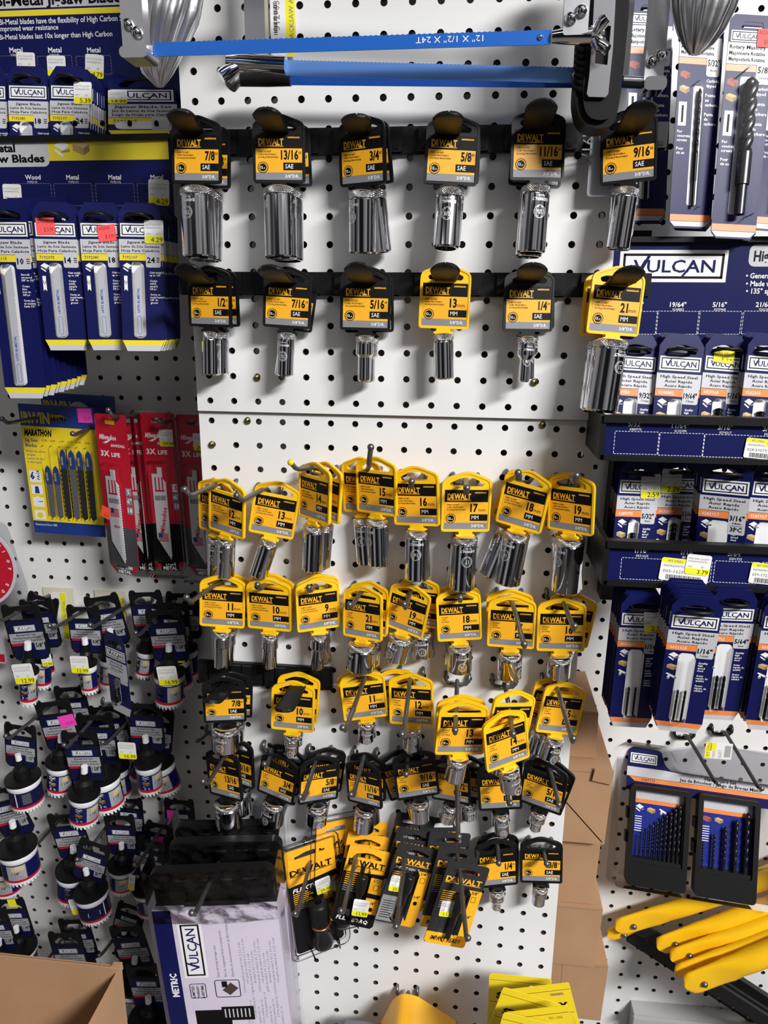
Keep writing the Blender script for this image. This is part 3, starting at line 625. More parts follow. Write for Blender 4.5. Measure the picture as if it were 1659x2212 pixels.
# ------------------------------------------------------------------ printed card helpers
def vulcan(b, x0, z0, x1, z1, y, fg=None, bgm=None):
    fg = fg or navy; bgm = bgm or pwht; w = x1 - x0; h = z1 - z0; t = h * .075
    b.rect(x0, z0, x1, z1, bgm, y); i = h * .11
    for q in ((x0 + i, z1 - i - t, x1 - i, z1 - i), (x0 + i, z0 + i, x1 - i, z0 + i + t), (x0 + i, z0 + i, x0 + i + t, z1 - i), (x1 - i - t, z0 + i, x1 - i, z1 - i)): b.rect(*q, pblk, y - .0001)
    b.text('VULCAN', x0 + w * .13, z0 + h * .31, h * .38, fg, y - .0002, b=.012, w=w * .76, res=2)
    b.poly([(x0 + w * .185, z0 + h * .32), (x0 + w * .215, z0 + h * .32), (x0 + w * .29, z0 + h * .84), (x0 + w * .26, z0 + h * .84)], fg, y - .0003)
    b.poly([(x0 + w * .575, z0 + h * .14), (x0 + w * .60, z0 + h * .14), (x0 + w * .70, z0 + h * .62), (x0 + w * .675, z0 + h * .62)], fg, y - .0003)
def icon(b, k, x, z, s, y):
    if k == 'beam':
        b.poly([(x, z + s * .45), (x + s * .45, z + s * .75), (x + s, z + s * .45), (x + s * .55, z + s * .15)], pwht, y); b.poly([(x, z + s * .15), (x + s * .5, z - s * .2), (x + s * .6, z - s * .12), (x + s * .1, z + s * .25)], pwht, y)
        b.poly([(x + s * .45, z + s * .05), (x + s, z + s * .1), (x + s, z + s * .25), (x + s * .5, z + s * .15)], pgry, y - .0001)
    elif k == 'wood' or k == 'brick':
        m = wood if k == 'wood' else brick
        b.poly([(x, z + s * .35), (x + s * .35, z + s * .5), (x + s, z + s * .3), (x + s * .65, z + s * .12)], m, y); b.poly([(x, z + s * .35), (x + s * .65, z + s * .12), (x + s * .65, z - s * .25), (x, z)], mat('wood_side', (176, 146, 96), .5) if k == 'wood' else m, y)
        b.poly([(x + s * .65, z + s * .12), (x + s, z + s * .3), (x + s, z - s * .05), (x + s * .65, z - s * .25)], mat('wood_end', (150, 118, 74), .5) if k == 'wood' else mat('brick_end', (128, 60, 52), .5), y)
    else:
        b.poly([(x, z + s * .4), (x + s * .15, z + s * .5), (x + s, z + s * .1), (x + s * .9, z - s * .15)], pwht, y); b.poly([(x + s * .25, z + s * .25), (x + s * .45, z + s * .2), (x + s * .4, z - s * .2), (x + s * .15, z - s * .1)], pwht, y)
        b.poly(circ(x + s * .92, z - s * .02, s * .13, 12), pgry, y - .0001); b.poly(circ(x + s * .27, z - s * .15, s * .12, 12), pgry, y - .0001)
def sticker(price, w, h, kind='y', code='013 719-2107Y'):
    """stuck-on price label, centred on its own origin; kinds: y white with a yellow foot, or a solid colour"""
    b = MB()
    if kind == 'y':
        b.plate(rrect(-w / 2, -h / 2, w / 2, h / 2, w * .1), [], -.0002, 0, lwht); b.rect(-w / 2 + .0001, -h / 2 + .0002, w / 2 - .0001, -h / 2 + h * .32, lyel, -.00026, w * .08)
        b.text(price, w * .44, -h / 2 + h * .06, h * .2, pblk, -.0004, al='r', sx=1.05, res=2); b.text(code, -w * .42, h * .26, h * .08, ink, -.0004, w=w * .82); b.text('066366230192', -w * .42, h * .13, h * .08, ink, -.0004, w=w * .78)
        b.text('5401', -w * .40, -h * .13, h * .07, ink, -.0004); b.text('CD', w * .12, -h * .13, h * .07, ink, -.0004)
    elif kind == 'bar':
        b.plate(rrect(-w / 2, -h / 2, w / 2, h / 2, w * .05), [], -.0002, 0, lwht); b.rect(-w / 2 + .0002, h / 2 - h * .22, w / 2 - .0002, h / 2 - .0002, lyel, -.00026, w * .04); b.rect(w * .0, h * .1, w / 2 - .0003, h / 2 - h * .2, lyel, -.00026)
        b.text('BIT DRILL', -w * .36, h * .33, h * .10, ink, -.0004); b.text(code, -w * .44, -h * .14, h * .14, ink, -.0004, w=w * .5); b.text('066366230192', -w * .44, h * .12, h * .1, ink, -.0004, w=w * .42)
        for i in range(30): b.rect(-w * .36 + i * w * .024, -h * .45, -w * .36 + i * w * .024 + w * (.008, .014, .006, .011)[i * 7 % 4], -h * .22, pblk, -.0004)
    else:
        b.plate([(-w / 2, -h / 2), (w / 2, -h / 2), (w / 2, h / 2), (-w / 2, h / 2)], [], -.0002, 0, kind); b.text(code, -w * .4, h * .2, h * .2, mat('price_ink', (120, 30, 40), .6), -.0004, w=w * .6); b.text(price, -w * .1, -h * .32, h * .24, mat('price_ink', (120, 30, 40), .6), -.0004, w=w * .5)
    return b
def helix(b, r, z0, z1, turns, m, tip=True, n=14):
    """twist drill: a two lobed section turned along its length (z0 low, z1 the point)"""
    N = max(8, int(turns * 10)); vs = []; fs = []
    for i in range(N + 1):
        t = i / N; z = z0 + (z1 - z0) * t; k = 1 if t < .94 or not tip else max(.06, (1 - t) / .06)
        for j in range(n):
            a = 6.28318 * j / n; q = r * k * (.55 + .45 * abs(math.cos(a)) ** .6); c = a + turns * 6.28318 * t
            vs.append((q * math.cos(c), q * math.sin(c), z))
    for i in range(N): fs += [(i * n + j, i * n + (j + 1) % n, (i + 1) * n + (j + 1) % n, (i + 1) * n + j) for j in range(n)]
    b.add(vs, fs, m, True); b.add(vs[-n:], [tuple(range(n))], m)
bitm = mat('black_oxide', (30, 30, 32), .3, .7)
VW = .043
def vcard_mesh(acc, lines, num, big, sub=None, icons=('beam',), tot=3.5, W=VW, pc=None, usym=False, white=None, notes=('Quality', 'high', 'speed', 'steel', '', 'Acier', 'rapide de', 'qualité', '', 'Acero', 'rápido de', 'calidad'), ww=.26):
    """z = 0 at the top of the silver band"""
    b = MB(); h = W / 2; top = .85 * W; bot = -(tot - .85) * W; st = bot + .26 * W; ch = .17 * W; c2 = .11 * W
    out = [(-h + c2, bot), (h - c2, bot), (h, st), (h, top - ch * 1.5), (h - ch, top), (-h + ch, top), (-h, top - ch * 1.5), (-h, st)]
    sl = rpoly([(-h * .68, top - .42 * W), (h * .68, top - .42 * W), (h * .68, top - .30 * W), (h * .2, top - .22 * W), (-h * .2, top - .22 * W), (-h * .68, top - .30 * W)], .004)
    b.plate(out, [sl], -.0004, .0004, navy, mat('card_back', (200, 200, 202), .6), navy); y = -.00052
    vulcan(b, -h * .92, .06 * W, h * .92, .37 * W, y)
    b.rect(-h, -.335 * W, h, 0, sil, y)
    for i, t in enumerate(lines): b.text(t, 0, -.10 * W - i * .098 * W, .058 * W, pblk, y - .0001, al='c', b=.02, w=min(.9, len(t) * .052) * W)
    b.rect(-h, -.50 * W, h, -.345 * W, acc, y); b.text(num, -h * .86, -.46 * W, .07 * W, navy if acc is vyel else pwht, y - .0001, b=.01)
    tb = -.66 * W if not pc else -.85 * W; b.poly(rpoly([(.12 * W, -.3 * W), (.12 * W, tb), (h * .94, tb), (h * .94, -.3 * W)], [0, .05 * W, .05 * W, 0], 4)[::-1], sil, y - .0002)
    if acc is vyel:
        b.text(big, .15 * W, -.55 * W, .13 * W, pblk, y - .0003, b=.03); 
        for i in range(3): b.rect(.37 * W, -(.45 + i * .045) * W, .445 * W, -(.43 + i * .045) * W, pblk, y - .0003)
    else:
        b.text(big, .29 * W, -.53 * W, .115 * W, pblk, y - .0003, al='c', b=.03, w=.30 * W)
        if sub: b.text(sub, .29 * W, -.61 * W, .045 * W, pblk, y - .0003, al='c', b=.02)
        if pc: b.text(pc, .29 * W, -.78 * W, .10 * W, pblk, y - .0003, al='c', b=.03); b.rect(.16 * W, -.655 * W, .42 * W, -.645 * W, pblk, y - .0003)
    for i, k in enumerate(icons): icon(b, k, -h * .86, -(.72 + i * .24) * W, .22 * W, y)
    if usym:
        b.poly([(-h * .82, -1.22 * W), (-h * .76, -1.17 * W), (-h * .66, -1.22 * W), (-h * .66, -.86 * W), (-h * .82, -.86 * W)], pwht, y); b.text('U', -h * .74, -1.06 * W, .085 * W, pblk, y - .0001, al='c', b=.02, sx=.8)
    for i, t in enumerate(notes):
        if t: b.text(t, .20 * W, -(.80 + i * .065) * W, .045 * W, pwht, y, b=.02)
    if white is None: white = (-.06 * W, st + .05 * W, -.56 * W)
    if white: b.rect(white[0] - ww * W / 2, white[1], white[0] + ww * W / 2, white[2], pwht, y - .0001, .09 * W)
    b.poly([(-h, st), (h, st), (h - c2 * .55, bot + .13 * W), (-h + c2 * .55, bot + .13 * W)], acc, y); b.poly([(-h + c2 * .55, bot + .13 * W), (h - c2 * .55, bot + .13 * W), (h - c2, bot), (-h + c2, bot)], sil, y - .0001)
    return b.mesh('carded_pack'), white, st
JL = ('Jigsaw Blade', 'Lame de Scie Sauteuse', 'Hoja Para Caladora'); HL = ('High Speed Steel', 'Acier Rapide', 'Acero Rápido')
def vpack(name, cat, label, M, meshinfo, fill, group, W=VW, n_behind=0, step=.004, blabel='', stk=None, jit=.4, ww=.26, off=0, drift=0, loops=None, dx=0):
    me, wh, st = meshinfo
    o = obj(name, me); o.matrix_world = M; tag(o, label, cat, group)
    if loops: bpy.context.view_layer.update(); loop(loops, o, W)
    if wh and fill:
        x, z0, z1 = wh; bw = ww * W / 2
        b = MB(); b.plate(rrect(x - bw, z0, x + bw, z1, .08 * W), [], -.0068, -.0009, clr); obj('blister', b, o)
        if fill == 'blade':
            b = MB(); hw = .085 * W; n = 44; zt = z1 - .05 * W; zb = z0 + .04 * W
            pts = [(x - hw, zb), (x + hw * .9, zb)] + [(x + hw * (1.0 if i % 2 else .82), zb + (zt - zb) * (.15 + .62 * i / n)) for i in range(n)] + [(x + hw, zt), (x - hw, zt - .16 * W)]
            b.plate(pts, [], -.0038, -.0026, mat('satin_blade', (206, 206, 212), .35, .3)); b.text(''.join(c for c in label if c.isdigit())[:2] + 'TPI BI-METAL', x + .02 * W, zb + .55 * W, .06 * W, mat('blue_ink', (40, 80, 180), .4), -.0039, rot=90, b=.02)
            b.ring(rrect(x - .05 * W, zb + .04 * W, x + .05 * W, zb + .48 * W, .05 * W), inset(rrect(x - .05 * W, zb + .04 * W, x + .05 * W, zb + .48 * W, .05 * W), .008 * W), mat('blue_ink', (40, 80, 180), .4), -.0039); obj('blade', b, o)
        elif fill[0] == 'bits':
            _, n, r, top, fl = fill
            for i in range(n):
                b = MB(); xx = x + (i - (n - 1) / 2) * bw * .95; zt = z1 - top * W; zb = z0 + .06 * W; mid = zt - (zt - zb) * fl
                b.lathe([(r * .95, 0), (r * .95, zb - mid)], bitm, 12); helix(b, r, 0, zt - mid, max(1.3, (zt - mid) / (r * 11)), bitm); obj('drill_bit', b, o, (xx, -.0036, mid))
    if stk:
        for (mb, x, z, ro) in stk: obj('price_sticker', mb, o, (x, -.0011 if abs(x) > .05 * W or z > -.3 * W else -.0075, z), (0, R(ro), 0))
    for i in range(n_behind):
        k = o.copy(); COL.objects.link(k); d = (i + 1) * step
        k.matrix_world = Matrix.Translation(Vector((random.uniform(-1, 1) * .0006 + dx * (i + 1), d + off, random.uniform(-1, 1) * .0006 + drift * (i + 1)))) @ M @ Matrix.Rotation(R(random.uniform(-jit, jit)), 4, 'Y')
        k['label'] = blabel % (['first', 'second', 'third', 'fourth', 'fifth', 'sixth', 'seventh', 'eighth', 'ninth', 'tenth', 'eleventh', 'twelfth'][i])
    return o
def vpose(TL, TR, BL, ht, Y, W=VW, sy=.008, yaw=0):
    return pose(TL, TR, BL, W, ht * W, Y, sy=sy, ss=.02, yaw=yaw) @ Matrix.Translation((0, 0, ht * W / 2))
def loop(parent, o, W=VW, r=.0016, back=.06, fwd=.012):
    """black wire hook that loops back through the card slots"""
    p = o.matrix_world @ Vector((0, 0, (.85 - .35) * W)); b = MB(); h = W * .26
    b.tube([Vector(q) for q in ((-h, back, 0), (-h, .002, 0), (-h * .98, -fwd * .6, .001), (-h * .6, -fwd, .0025), (h * .6, -fwd, .0025), (h * .98, -fwd * .6, .001), (h, .002, 0), (h, back, 0))], r, black, 8)
    obj('loop_hook', b, parent, p - parent.location)
# ------------------------------------------------------------------ rack of jigsaw blades, upper left
YH1, YH2 = .135, .045
def board(parent, O, name, xa, xb, za, zb, Y, m, th=.004):
    b = MB(); b.box((xa, Y, za), (xb, Y + th, zb), m, .002); return b
class Pr:          # print positions read at a plane Y, written in the rack's frame
    def __init__(s, b, Y): s.b = b; s.Y = Y
    def xz(s, u, v): p = P(u, v, s.Y); return p.x, p.z
    def text(s, t, u, v, hp, m, al='l', bld=.02, sx=1., w=None):
        x, z = s.xz(u, v); h = z - s.xz(u, v + hp)[1]; 
        if w: w = s.xz(u + w, v)[0] - x
        s.b.text(t, x, z - h, h, m, s.Y - .0004, al=al, b=bld, sx=sx, w=w, res=2)
    def rect(s, u0, v0, u1, v1, m, k=.0002, r=0):
        um, vm = (u0 + u1) / 2, (v0 + v1) / 2; s.b.rect(s.xz(u0, vm)[0], s.xz(um, v1)[1], s.xz(u1, vm)[0], s.xz(um, v0)[1], m, s.Y - k, r)
    def dashbox(s, u0, v0, u1, v1, m):
        x0, z1 = s.xz(u0, v0); x1, z0 = s.xz(u1, v1)
        for q in ((x0, z1, x1, z1, 14), (x0, z0, x1, z0, 14), (x0, z0, x0, z1, 6), (x1, z0, x1, z1, 6)): s.b.dash(*q[:4], .00045, m, s.Y - .0003, q[4])
O = P(200, 300, YH1); RL = thing('display_rack', 'navy rack of carded jigsaw blades at upper left', 'display rack', Matrix.Translation(O))
b = MB(); x0 = P(-60, 150, YH1).x; x1 = P(386, 150, YH1).x; b.box((x0, YH1, P(200, 300, YH1).z), (x1, YH1 + .004, P(200, -60, YH1).z), navy, .002); p = Pr(b, YH1)
p.rect(-60, -80, 262, 16, sil); p.rect(-60, 18, 386, 31, vyel); p.text('Bi-Metal Jigsaw Blades', -12, -10, 24, pblk, w=285, bld=.03)
p.text('Bi-Metal blades have the flexibility of High Carbon Steel', -2, 42, 12, pwht, w=285, bld=.01); p.text('improved wear resistance', -2, 57, 11, pwht, w=128, bld=.01); p.text('Bi-Metal blades last 10x longer than High Carbon', -2, 75, 11, pwht, w=245, bld=.01)
for u in (20, 104, 188): p.text('Metal', u, 103, 11, pwht); p.text('7192230', u + 3, 117, 5, pwht, bld=0)
for u in (-20, 80, 164): p.dashbox(u, 122, u + 78, 160, ink)
obj('header_board', shift(b, O), RL)
b = MB(); x1 = P(366, 320, YH2).x; b.box((P(-60, 150, YH2).x, YH2, P(200, 480, YH2).z), (x1, YH2 + .004, P(200, 303, YH2).z), navy, .002); p = Pr(b, YH2)
p.rect(100, 304, 364, 346, vyel); p.rect(-60, 306, 106, 361, sil, .0003, .006); p.text('Metal', -24, 312, 17, pblk, bld=.035, w=56); p.text('Jigsaw Blades', -52, 336, 16, pblk, bld=.035, w=148)
icon(b, 'beam', *p.xz(118, 332), .017, YH2 - .0004); icon(b, 'wood', *p.xz(158, 325), .018, YH2 - .0004)
for u, t in ((54, 'Wood'), (143, 'Metal'), (234, 'Metal'), (325, 'Metal')): p.text(t, u, 378, 10, pwht, bld=.02); p.text('7192115', u + 5, 391, 5, pwht, bld=0)
for u in (30, 118, 208, 298): p.dashbox(u - 2, 397, u + 84, 444, ink)
obj('header_board', shift(b, O), RL)
b = MB(); b.box((P(-60, 300, YH2).x, YH2 - .004, P(150, 306, YH2).z), (P(368, 300, YH2).x, YH2 + .006, P(150, 293, YH2).z), black, .001); b.box((P(-60, 150, YH2).x, YH2 + .004, P(150, 306, YH2).z), (P(362, 150, YH2).x, YH1, P(150, 302, YH2).z), black)
obj('shelf_lip', shift(b, O), RL)
for i, (u, v, Y, pr, w, h, ro) in enumerate(((57, 135, YH1, '4.99', 40, 36, 3), (123, 143, YH1, '5.39', 40, 38, 2), (205, 144, YH1, '4.79', 40, 44, 6), (28, 422, YH2, '6.49', 40, 42, 2), (344, 416, YH2, '4.29', 45, 50, 3))):
    q = P(u, v, Y); s = (P(u + w, v, Y).x - q.x); obj('price_sticker', sticker(pr, s, s * h / w), RL, q + Vector((0, -.0009, 0)) - O, (0, R(ro), 0))
JN = ('Cuts metal', 'up to 1/8"', '', 'Coupe', 'métal', 'jusqu\'à', '1/8 po', '', 'Corta en', 'metal hasta', '1/8" de', 'grosor')
C24 = vcard_mesh(vyel, JL, '7192107', '24', usym=True, notes=JN); C18 = vcard_mesh(vyel, JL, '7192081', '18', usym=True, notes=JN); C14 = vcard_mesh(vyel, JL, '7192073', '14', usym=True, notes=JN)
C10 = vcard_mesh(vyel, JL, '7192115', '10', icons=('wood',), usym=True, tot=4.5, notes=('Smooth', 'cut wood', '3/8" to 1½"', '', 'Coupe', 'lisse', 'bois de', '3/8 po', '', 'Corte liso', 'en madera', 'hasta 1½"'))
def ysk(p, k=1.0): return sticker(p, .0195 * k, .0235 * k)
G1 = 'jigsaw blade cards on the lower hooks'; G0 = 'jigsaw blade cards on the upper hooks'
vpack('blade_pack', 'blade pack', 'navy carded 24 tooth jigsaw blade with white 4.29 sticker, lower row', vpose((256.3, 517.3), (349, 518), (265.3, 733.8), 2.39, -.012), C24, 'blade', loops=RL, group=G1, n_behind=11, stk=[(ysk('4.29'), .0145, .0075, 0)], blabel='%s card behind the front 24 tooth blade card, lower row')
vpack('blade_pack', 'blade pack', 'navy carded 18 tooth jigsaw blade with red 3.99 sticker, lower row', vpose((172.2, 517.3), (264.4, 517.6), (191.2, 732.4), 2.39, -.010), C18, 'blade', loops=RL, group=G1, n_behind=2, stk=[(sticker('$ 3.99', .0185, .0165, rose, '002100'), .0065, .006, -6)], blabel='%s card behind the front 18 tooth blade card, lower row')
vpack('blade_pack', 'blade pack', 'navy carded 14 tooth jigsaw blade with red 3.99 sticker, lower row', vpose((74, 516.8), (168.2, 518), (98.2, 732.4), 2.39, -.016), C14, 'blade', loops=RL, group=G1, n_behind=3, stk=[(sticker('$ 3.99', .0185, .0165, rose, '211107'), -.009, .0125, -2)], blabel='%s card behind the front 14 tooth blade card, lower row')
vpack('blade_pack', 'blade pack', 'longest navy jigsaw card, 10 teeth for wood, far left lower row', vpose((-28.5, 516.2), (65, 517.3), (10.8, 836.8), 3.39, -.010), C10, 'blade', loops=RL, group=G1, n_behind=8, step=.0062, dx=.0026, drift=.0012, blabel='%s long card behind the 10 tooth wood blade card')
vpack('blade_pack', 'blade pack', 'navy carded 24 tooth jigsaw blade with white 5.39 sticker, upper row', vpose((107.6, 220), (194, 220), (109, 259), .5, .085), C24, 'blade', loops=RL, group=G0, n_behind=7, stk=[(ysk('5.39'), .0145, .0085, 0)], blabel='%s card behind the front 24 tooth blade card, upper row', step=.0055)
vpack('blade_pack', 'blade pack', 'navy carded 18 tooth jigsaw blade, upper row', vpose((17.5, 220), (105, 220), (20, 260), .5, .085), C18, 'blade', loops=RL, group=G0, n_behind=2, blabel='%s card behind the 18 tooth blade card, upper row')
vpack('blade_pack', 'blade pack', 'navy carded 14 tooth jigsaw blade cut by the left edge, upper row', vpose((-70, 220), (16, 220), (-68, 260), .5, .085), C14, 'blade', loops=RL, group=G0, n_behind=1, blabel='%s card behind the 14 tooth blade card, upper row')
SW = .072; CS = vcard_mesh(vyel, ('Jigsaw Blade Set', 'Jeu de Lames de Scie Sauteuse', 'Juego de Hojas para Caladora'), '7192305', '', icons=(), W=SW, tot=1.75, notes=(), white=(0, -.62 * SW, -.42 * SW), ww=.8)
vpack('blade_set_pack', 'blade pack', 'wide navy jigsaw blade set card with 14.99 sticker, under the chrome hacksaw grip', vpose((232.6, 229), (383, 226), (234, 262.6), .46, .095, SW), CS, ('bits', 6, .0025, .1, .1), G0, loops=RL, W=SW, ww=.8, stk=[(sticker('14.99', .020, .0245), -.026, .012, 0)])
# ------------------------------------------------------------------ rack of twist drills, right
YR0, YR1 = .055, -.075
O = P(1480, 700, YR0); RR = thing('display_rack', 'navy rack of carded twist drills at right', 'display rack', Matrix.Translation(O))
def bpx(x0, x1, y0, y1, Y, m, ym=None): b = MB(); xm = (max(x0, 0) + x1) / 2; b.box((P(x0, (y0 + y1) / 2, Y).x, Y, P(xm, y1, Y).z), (P(x1, (y0 + y1) / 2, Y).x, Y + .004, P(xm, y0, Y).z), m, .001); return b
b = bpx(1312, 1740, 524, 745, YR0, navy); p = Pr(b, YR0)
q0 = p.xz(1335, 609); q1 = p.xz(1575, 540); vulcan(b, *q0, *q1, YR0 - .0003)
p.rect(1618, 528, 1740, 576, sil, .0003, .006); p.text('High Speed', 1630, 542, 22, pblk, w=110, bld=.03)
for v, t in ((590, '• General purpose drilling'), (607, '• Made with high speed steel'), (623, '• 135° split point')): p.text(t, 1612, v, 11, pwht, sx=.9)
for u, t, n in ((1375, '9/32"', '0359950'), (1465, '19/64"', '0248882'), (1555, '5/16"', '0359968'), (1652, '21/64"', '0262303')):
    p.text(t, u, 653, 10, pwht, al='c'); p.text(n, u, 666, 5, pwht, al='c', bld=0); p.dashbox(u - 45, 672, u + 42, 722, pwht)
obj('header_board', shift(b, O), RR)
b = MB(); b.box((P(1316, 520, YR0).x, YR0 - .006, P(1480, 524, YR0).z), (P(1740, 520, YR0).x, YR0 + .03, P(1480, 512, YR0).z), black, .001); obj('top_rail', shift(b, O), RR)
for y0, y1, xl, its, lp in ((905, 990, 1306, ((1373, '5/32"', '0389775'), (1470, '11/64"', '0132399'), (1567, '3/16"', '0274217'), (1664, '3/16"', '0285957')), (908, 903)), (1178, 1262, 1313, ((1387, '1/16"', '0031625'), (1487, '1/16"', '0031625'), (1589, '5/64"', '0391722'), (1690, '5/64"', '0391722')), (1180, 1170))):
    b = bpx(xl, 1760, y0, y1, YR1, navy); p = Pr(b, YR1)
    for i, (u, t, n) in enumerate(its):
        dv = i * 3.5; p.text(t, u, y0 + 6 + dv, 10, pwht, al='c'); p.text(n, u, y0 + 20 + dv, 5, pwht, al='c', bld=0); p.dashbox(u - 44, y0 + 26 + dv, u + 46, y1 - 8 + dv, pwht)
    obj('price_strip', shift(b, O), RR)
    b = MB(); xa = P(xl - 4, y0, YR1).x; xb = P(1760, y0, YR1).x; z1 = P(1480, y0 - 5, YR1).z; z0 = P(1480, y1 + 6, YR1).z
    b.box((xa, YR1 - .006, z1 - .006), (xb, YR1 + .004, z1 + .001), black, .001); b.box((xa, YR1 - .004, z0 - .001), (xb, YR1 + .006, z0 + .004), black, .001)
    b.box((xa - .002, YR1 - .004, z0), (xa + .003, .16, z1), black); b.box((xa, YR1 + .1, z0 - .002), (xb, YR1 + .104, z0 + .004), black)
    b.box((xa, YR1 + .0, z0 + .001), (xb, YR1 + .11, z0 + .004), black); obj('shelf_frame', shift(b, O), RR)
b = MB(); 
for x in (P(1306, 900, .15).x + .012,): b.box((x, .14, P(1320, 1290, .15).z), (x + .02, .17, P(1320, 500, .15).z), black)
obj('upright', shift(b, O), RR)
def bst(u, v, w, h, pr, kind, code, ro=0):
    q = P(u, v, YR1); s = P(u + w, v, YR1).x - q.x; obj('price_sticker', sticker(pr, s, s * h / w, kind, code), RR, q + Vector((0, -.0012 if kind == 'bar' else -.0018, 0)) - O, (0, R(ro), 0))
bst(1478, 1232, 108, 54, '', 'bar', '003-1625Y', 4); bst(1507, 1219, 54, 48, '3.79', 'y', '092 003-1625Y', 4); bst(1663, 1240, 90, 50, '', 'bar', '039-1722Y', 4); bst(1652, 970, 90, 46, '', 'bar', '028-5957Y', 4)
def hcard(num, big, sub, pc=None): return vcard_mesh(voran, HL, num, big, sub, ('beam', 'wood', 'pipe'), pc=pc)
HS = dict(ww=.26); G2 = 'twist drill cards on the right rack'
def row(items):
    for num, big, sub, pc, TL, TR, BL, ht, Y, nb, st, fill, lab, stk, ww in items:
        mi = vcard_mesh(voran, HL, num, big, sub, ('beam', 'wood', 'pipe'), pc=pc, ww=ww, tot=3.5 if ht > 1 else 2.35)
        vpack('drill_pack', 'drill bit pack', lab, vpose(TL, TR, BL, ht, Y), mi, fill, G2, loops=RR, n_behind=nb, step=st, stk=stk, ww=ww, blabel='%s card behind the ' + lab.split('navy ')[1].split(',')[0].split(' with ')[0])
# silver band TL, TR and accent stripe BL, in pixels
row([('0359950', '9/32"', '7.1mm', None, (1322, 806), (1417, 810), (1320, 849), .5, -.05, 3, .006, ('bits', 1, .0034, .45, .6), 'navy 9/32 inch drill card, top row, partly behind the 21 mm socket', None, .26),
     ('0248882', '19/64"', '7.5mm', None, (1418, 808), (1515, 811), (1415, 850), .5, -.05, 5, .006, ('bits', 1, .0037, .4, .6), 'navy 19/64 inch drill card, top row of the right rack', None, .26),
     ('0359968', '5/16"', '7.9mm', None, (1517, 808), (1607, 811), (1513, 849), .5, -.04, 3, .007, ('bits', 1, .0040, .2, .6), 'navy 5/16 inch drill card with yellow 5.99 sticker, right rack', [(sticker('5.99', .021, .012, lyel, '0401 CD'), -.002, .016, 3)], .26),
     ('0262303', '21/64"', '8.3mm', None, (1608, 808), (1700, 811), (1603, 851), .5, -.045, 4, .007, ('bits', 1, .0042, .25, .6), 'navy 21/64 inch drill card at the right edge, top row of the right rack', [(sticker('5.99', .012, .012, lyel, ''), .018, .009, 3)], .3),
     ('0389775', '5/32"', '4mm', None, (1332, 1072), (1421, 1074), (1331, 1112), .5, -.035, 5, .007, ('bits', 1, .0028, .3, .6), 'navy 5/32 inch drill card with 2.59 sticker, middle row of the right rack', [(ysk('2.59', 1.05), .012, .0105, -4)], .2),
     ('0132399', '11/64"', '4.4mm', None, (1421, 1067), (1511, 1069), (1418, 1108), .5, -.022, 4, .007, ('bits', 1, .0030, .12, .6), 'navy 11/64 inch drill card with 2.79 sticker, middle row of the right rack', [(ysk('2.79', 1.05), -.010, .013, -1)], .24),
     ('0285957', '3/16"', '4.8mm', '3PC', (1512, 1069), (1620, 1078), (1509, 1112), .5, -.062, 3, .008, ('bits', 3, .0024, 1.0, .6), 'navy 3/16 inch three piece drill card, middle row of the right rack', None, .40),
     ('0285957', '3/16"', '4.8mm', '3PC', (1618, 1076), (1722, 1082), (1614, 1117), .5, -.06, 4, .008, ('bits', 3, .0024, 1.0, .6), 'navy 3/16 inch card cut by the right edge, middle row of the right rack', None, .40),
     ('0031625', '1/16"', '1.6mm', None, (1339, 1354), (1430, 1359), (1317, 1547), 2.39, -.092, 7, .006, ('bits', 2, .0012, .95, .35), 'navy 1/16 inch drill card with 2.59 sticker, bottom row of the right rack', [(ysk('2.59', 1.05), .012, .009, -6)], .33),
     ('0031625', '1/16"', '1.6mm', None, (1445, 1359), (1552, 1368), (1415, 1554), 2.39, -.125, 6, .007, ('bits', 2, .0012, .9, .35), 'navy 1/16 inch drill card without sticker, hanging lowest in the bottom row', None, .33),
     ('0391722', '5/64"', '2mm', None, (1530, 1343), (1627, 1348), (1502, 1531), 2.39, -.09, 3, .007, ('bits', 2, .0016, .8, .45), 'navy 5/64 inch drill card, bottom row of the right rack', None, .33),
     ('0391722', '5/64"', '2mm', None, (1645, 1361), (1745, 1368), (1611, 1553), 2.39, -.10, 5, .007, ('bits', 2, .0016, .8, .45), 'navy 5/64 inch card cut by the right edge, bottom row of the right rack', None, .33)])
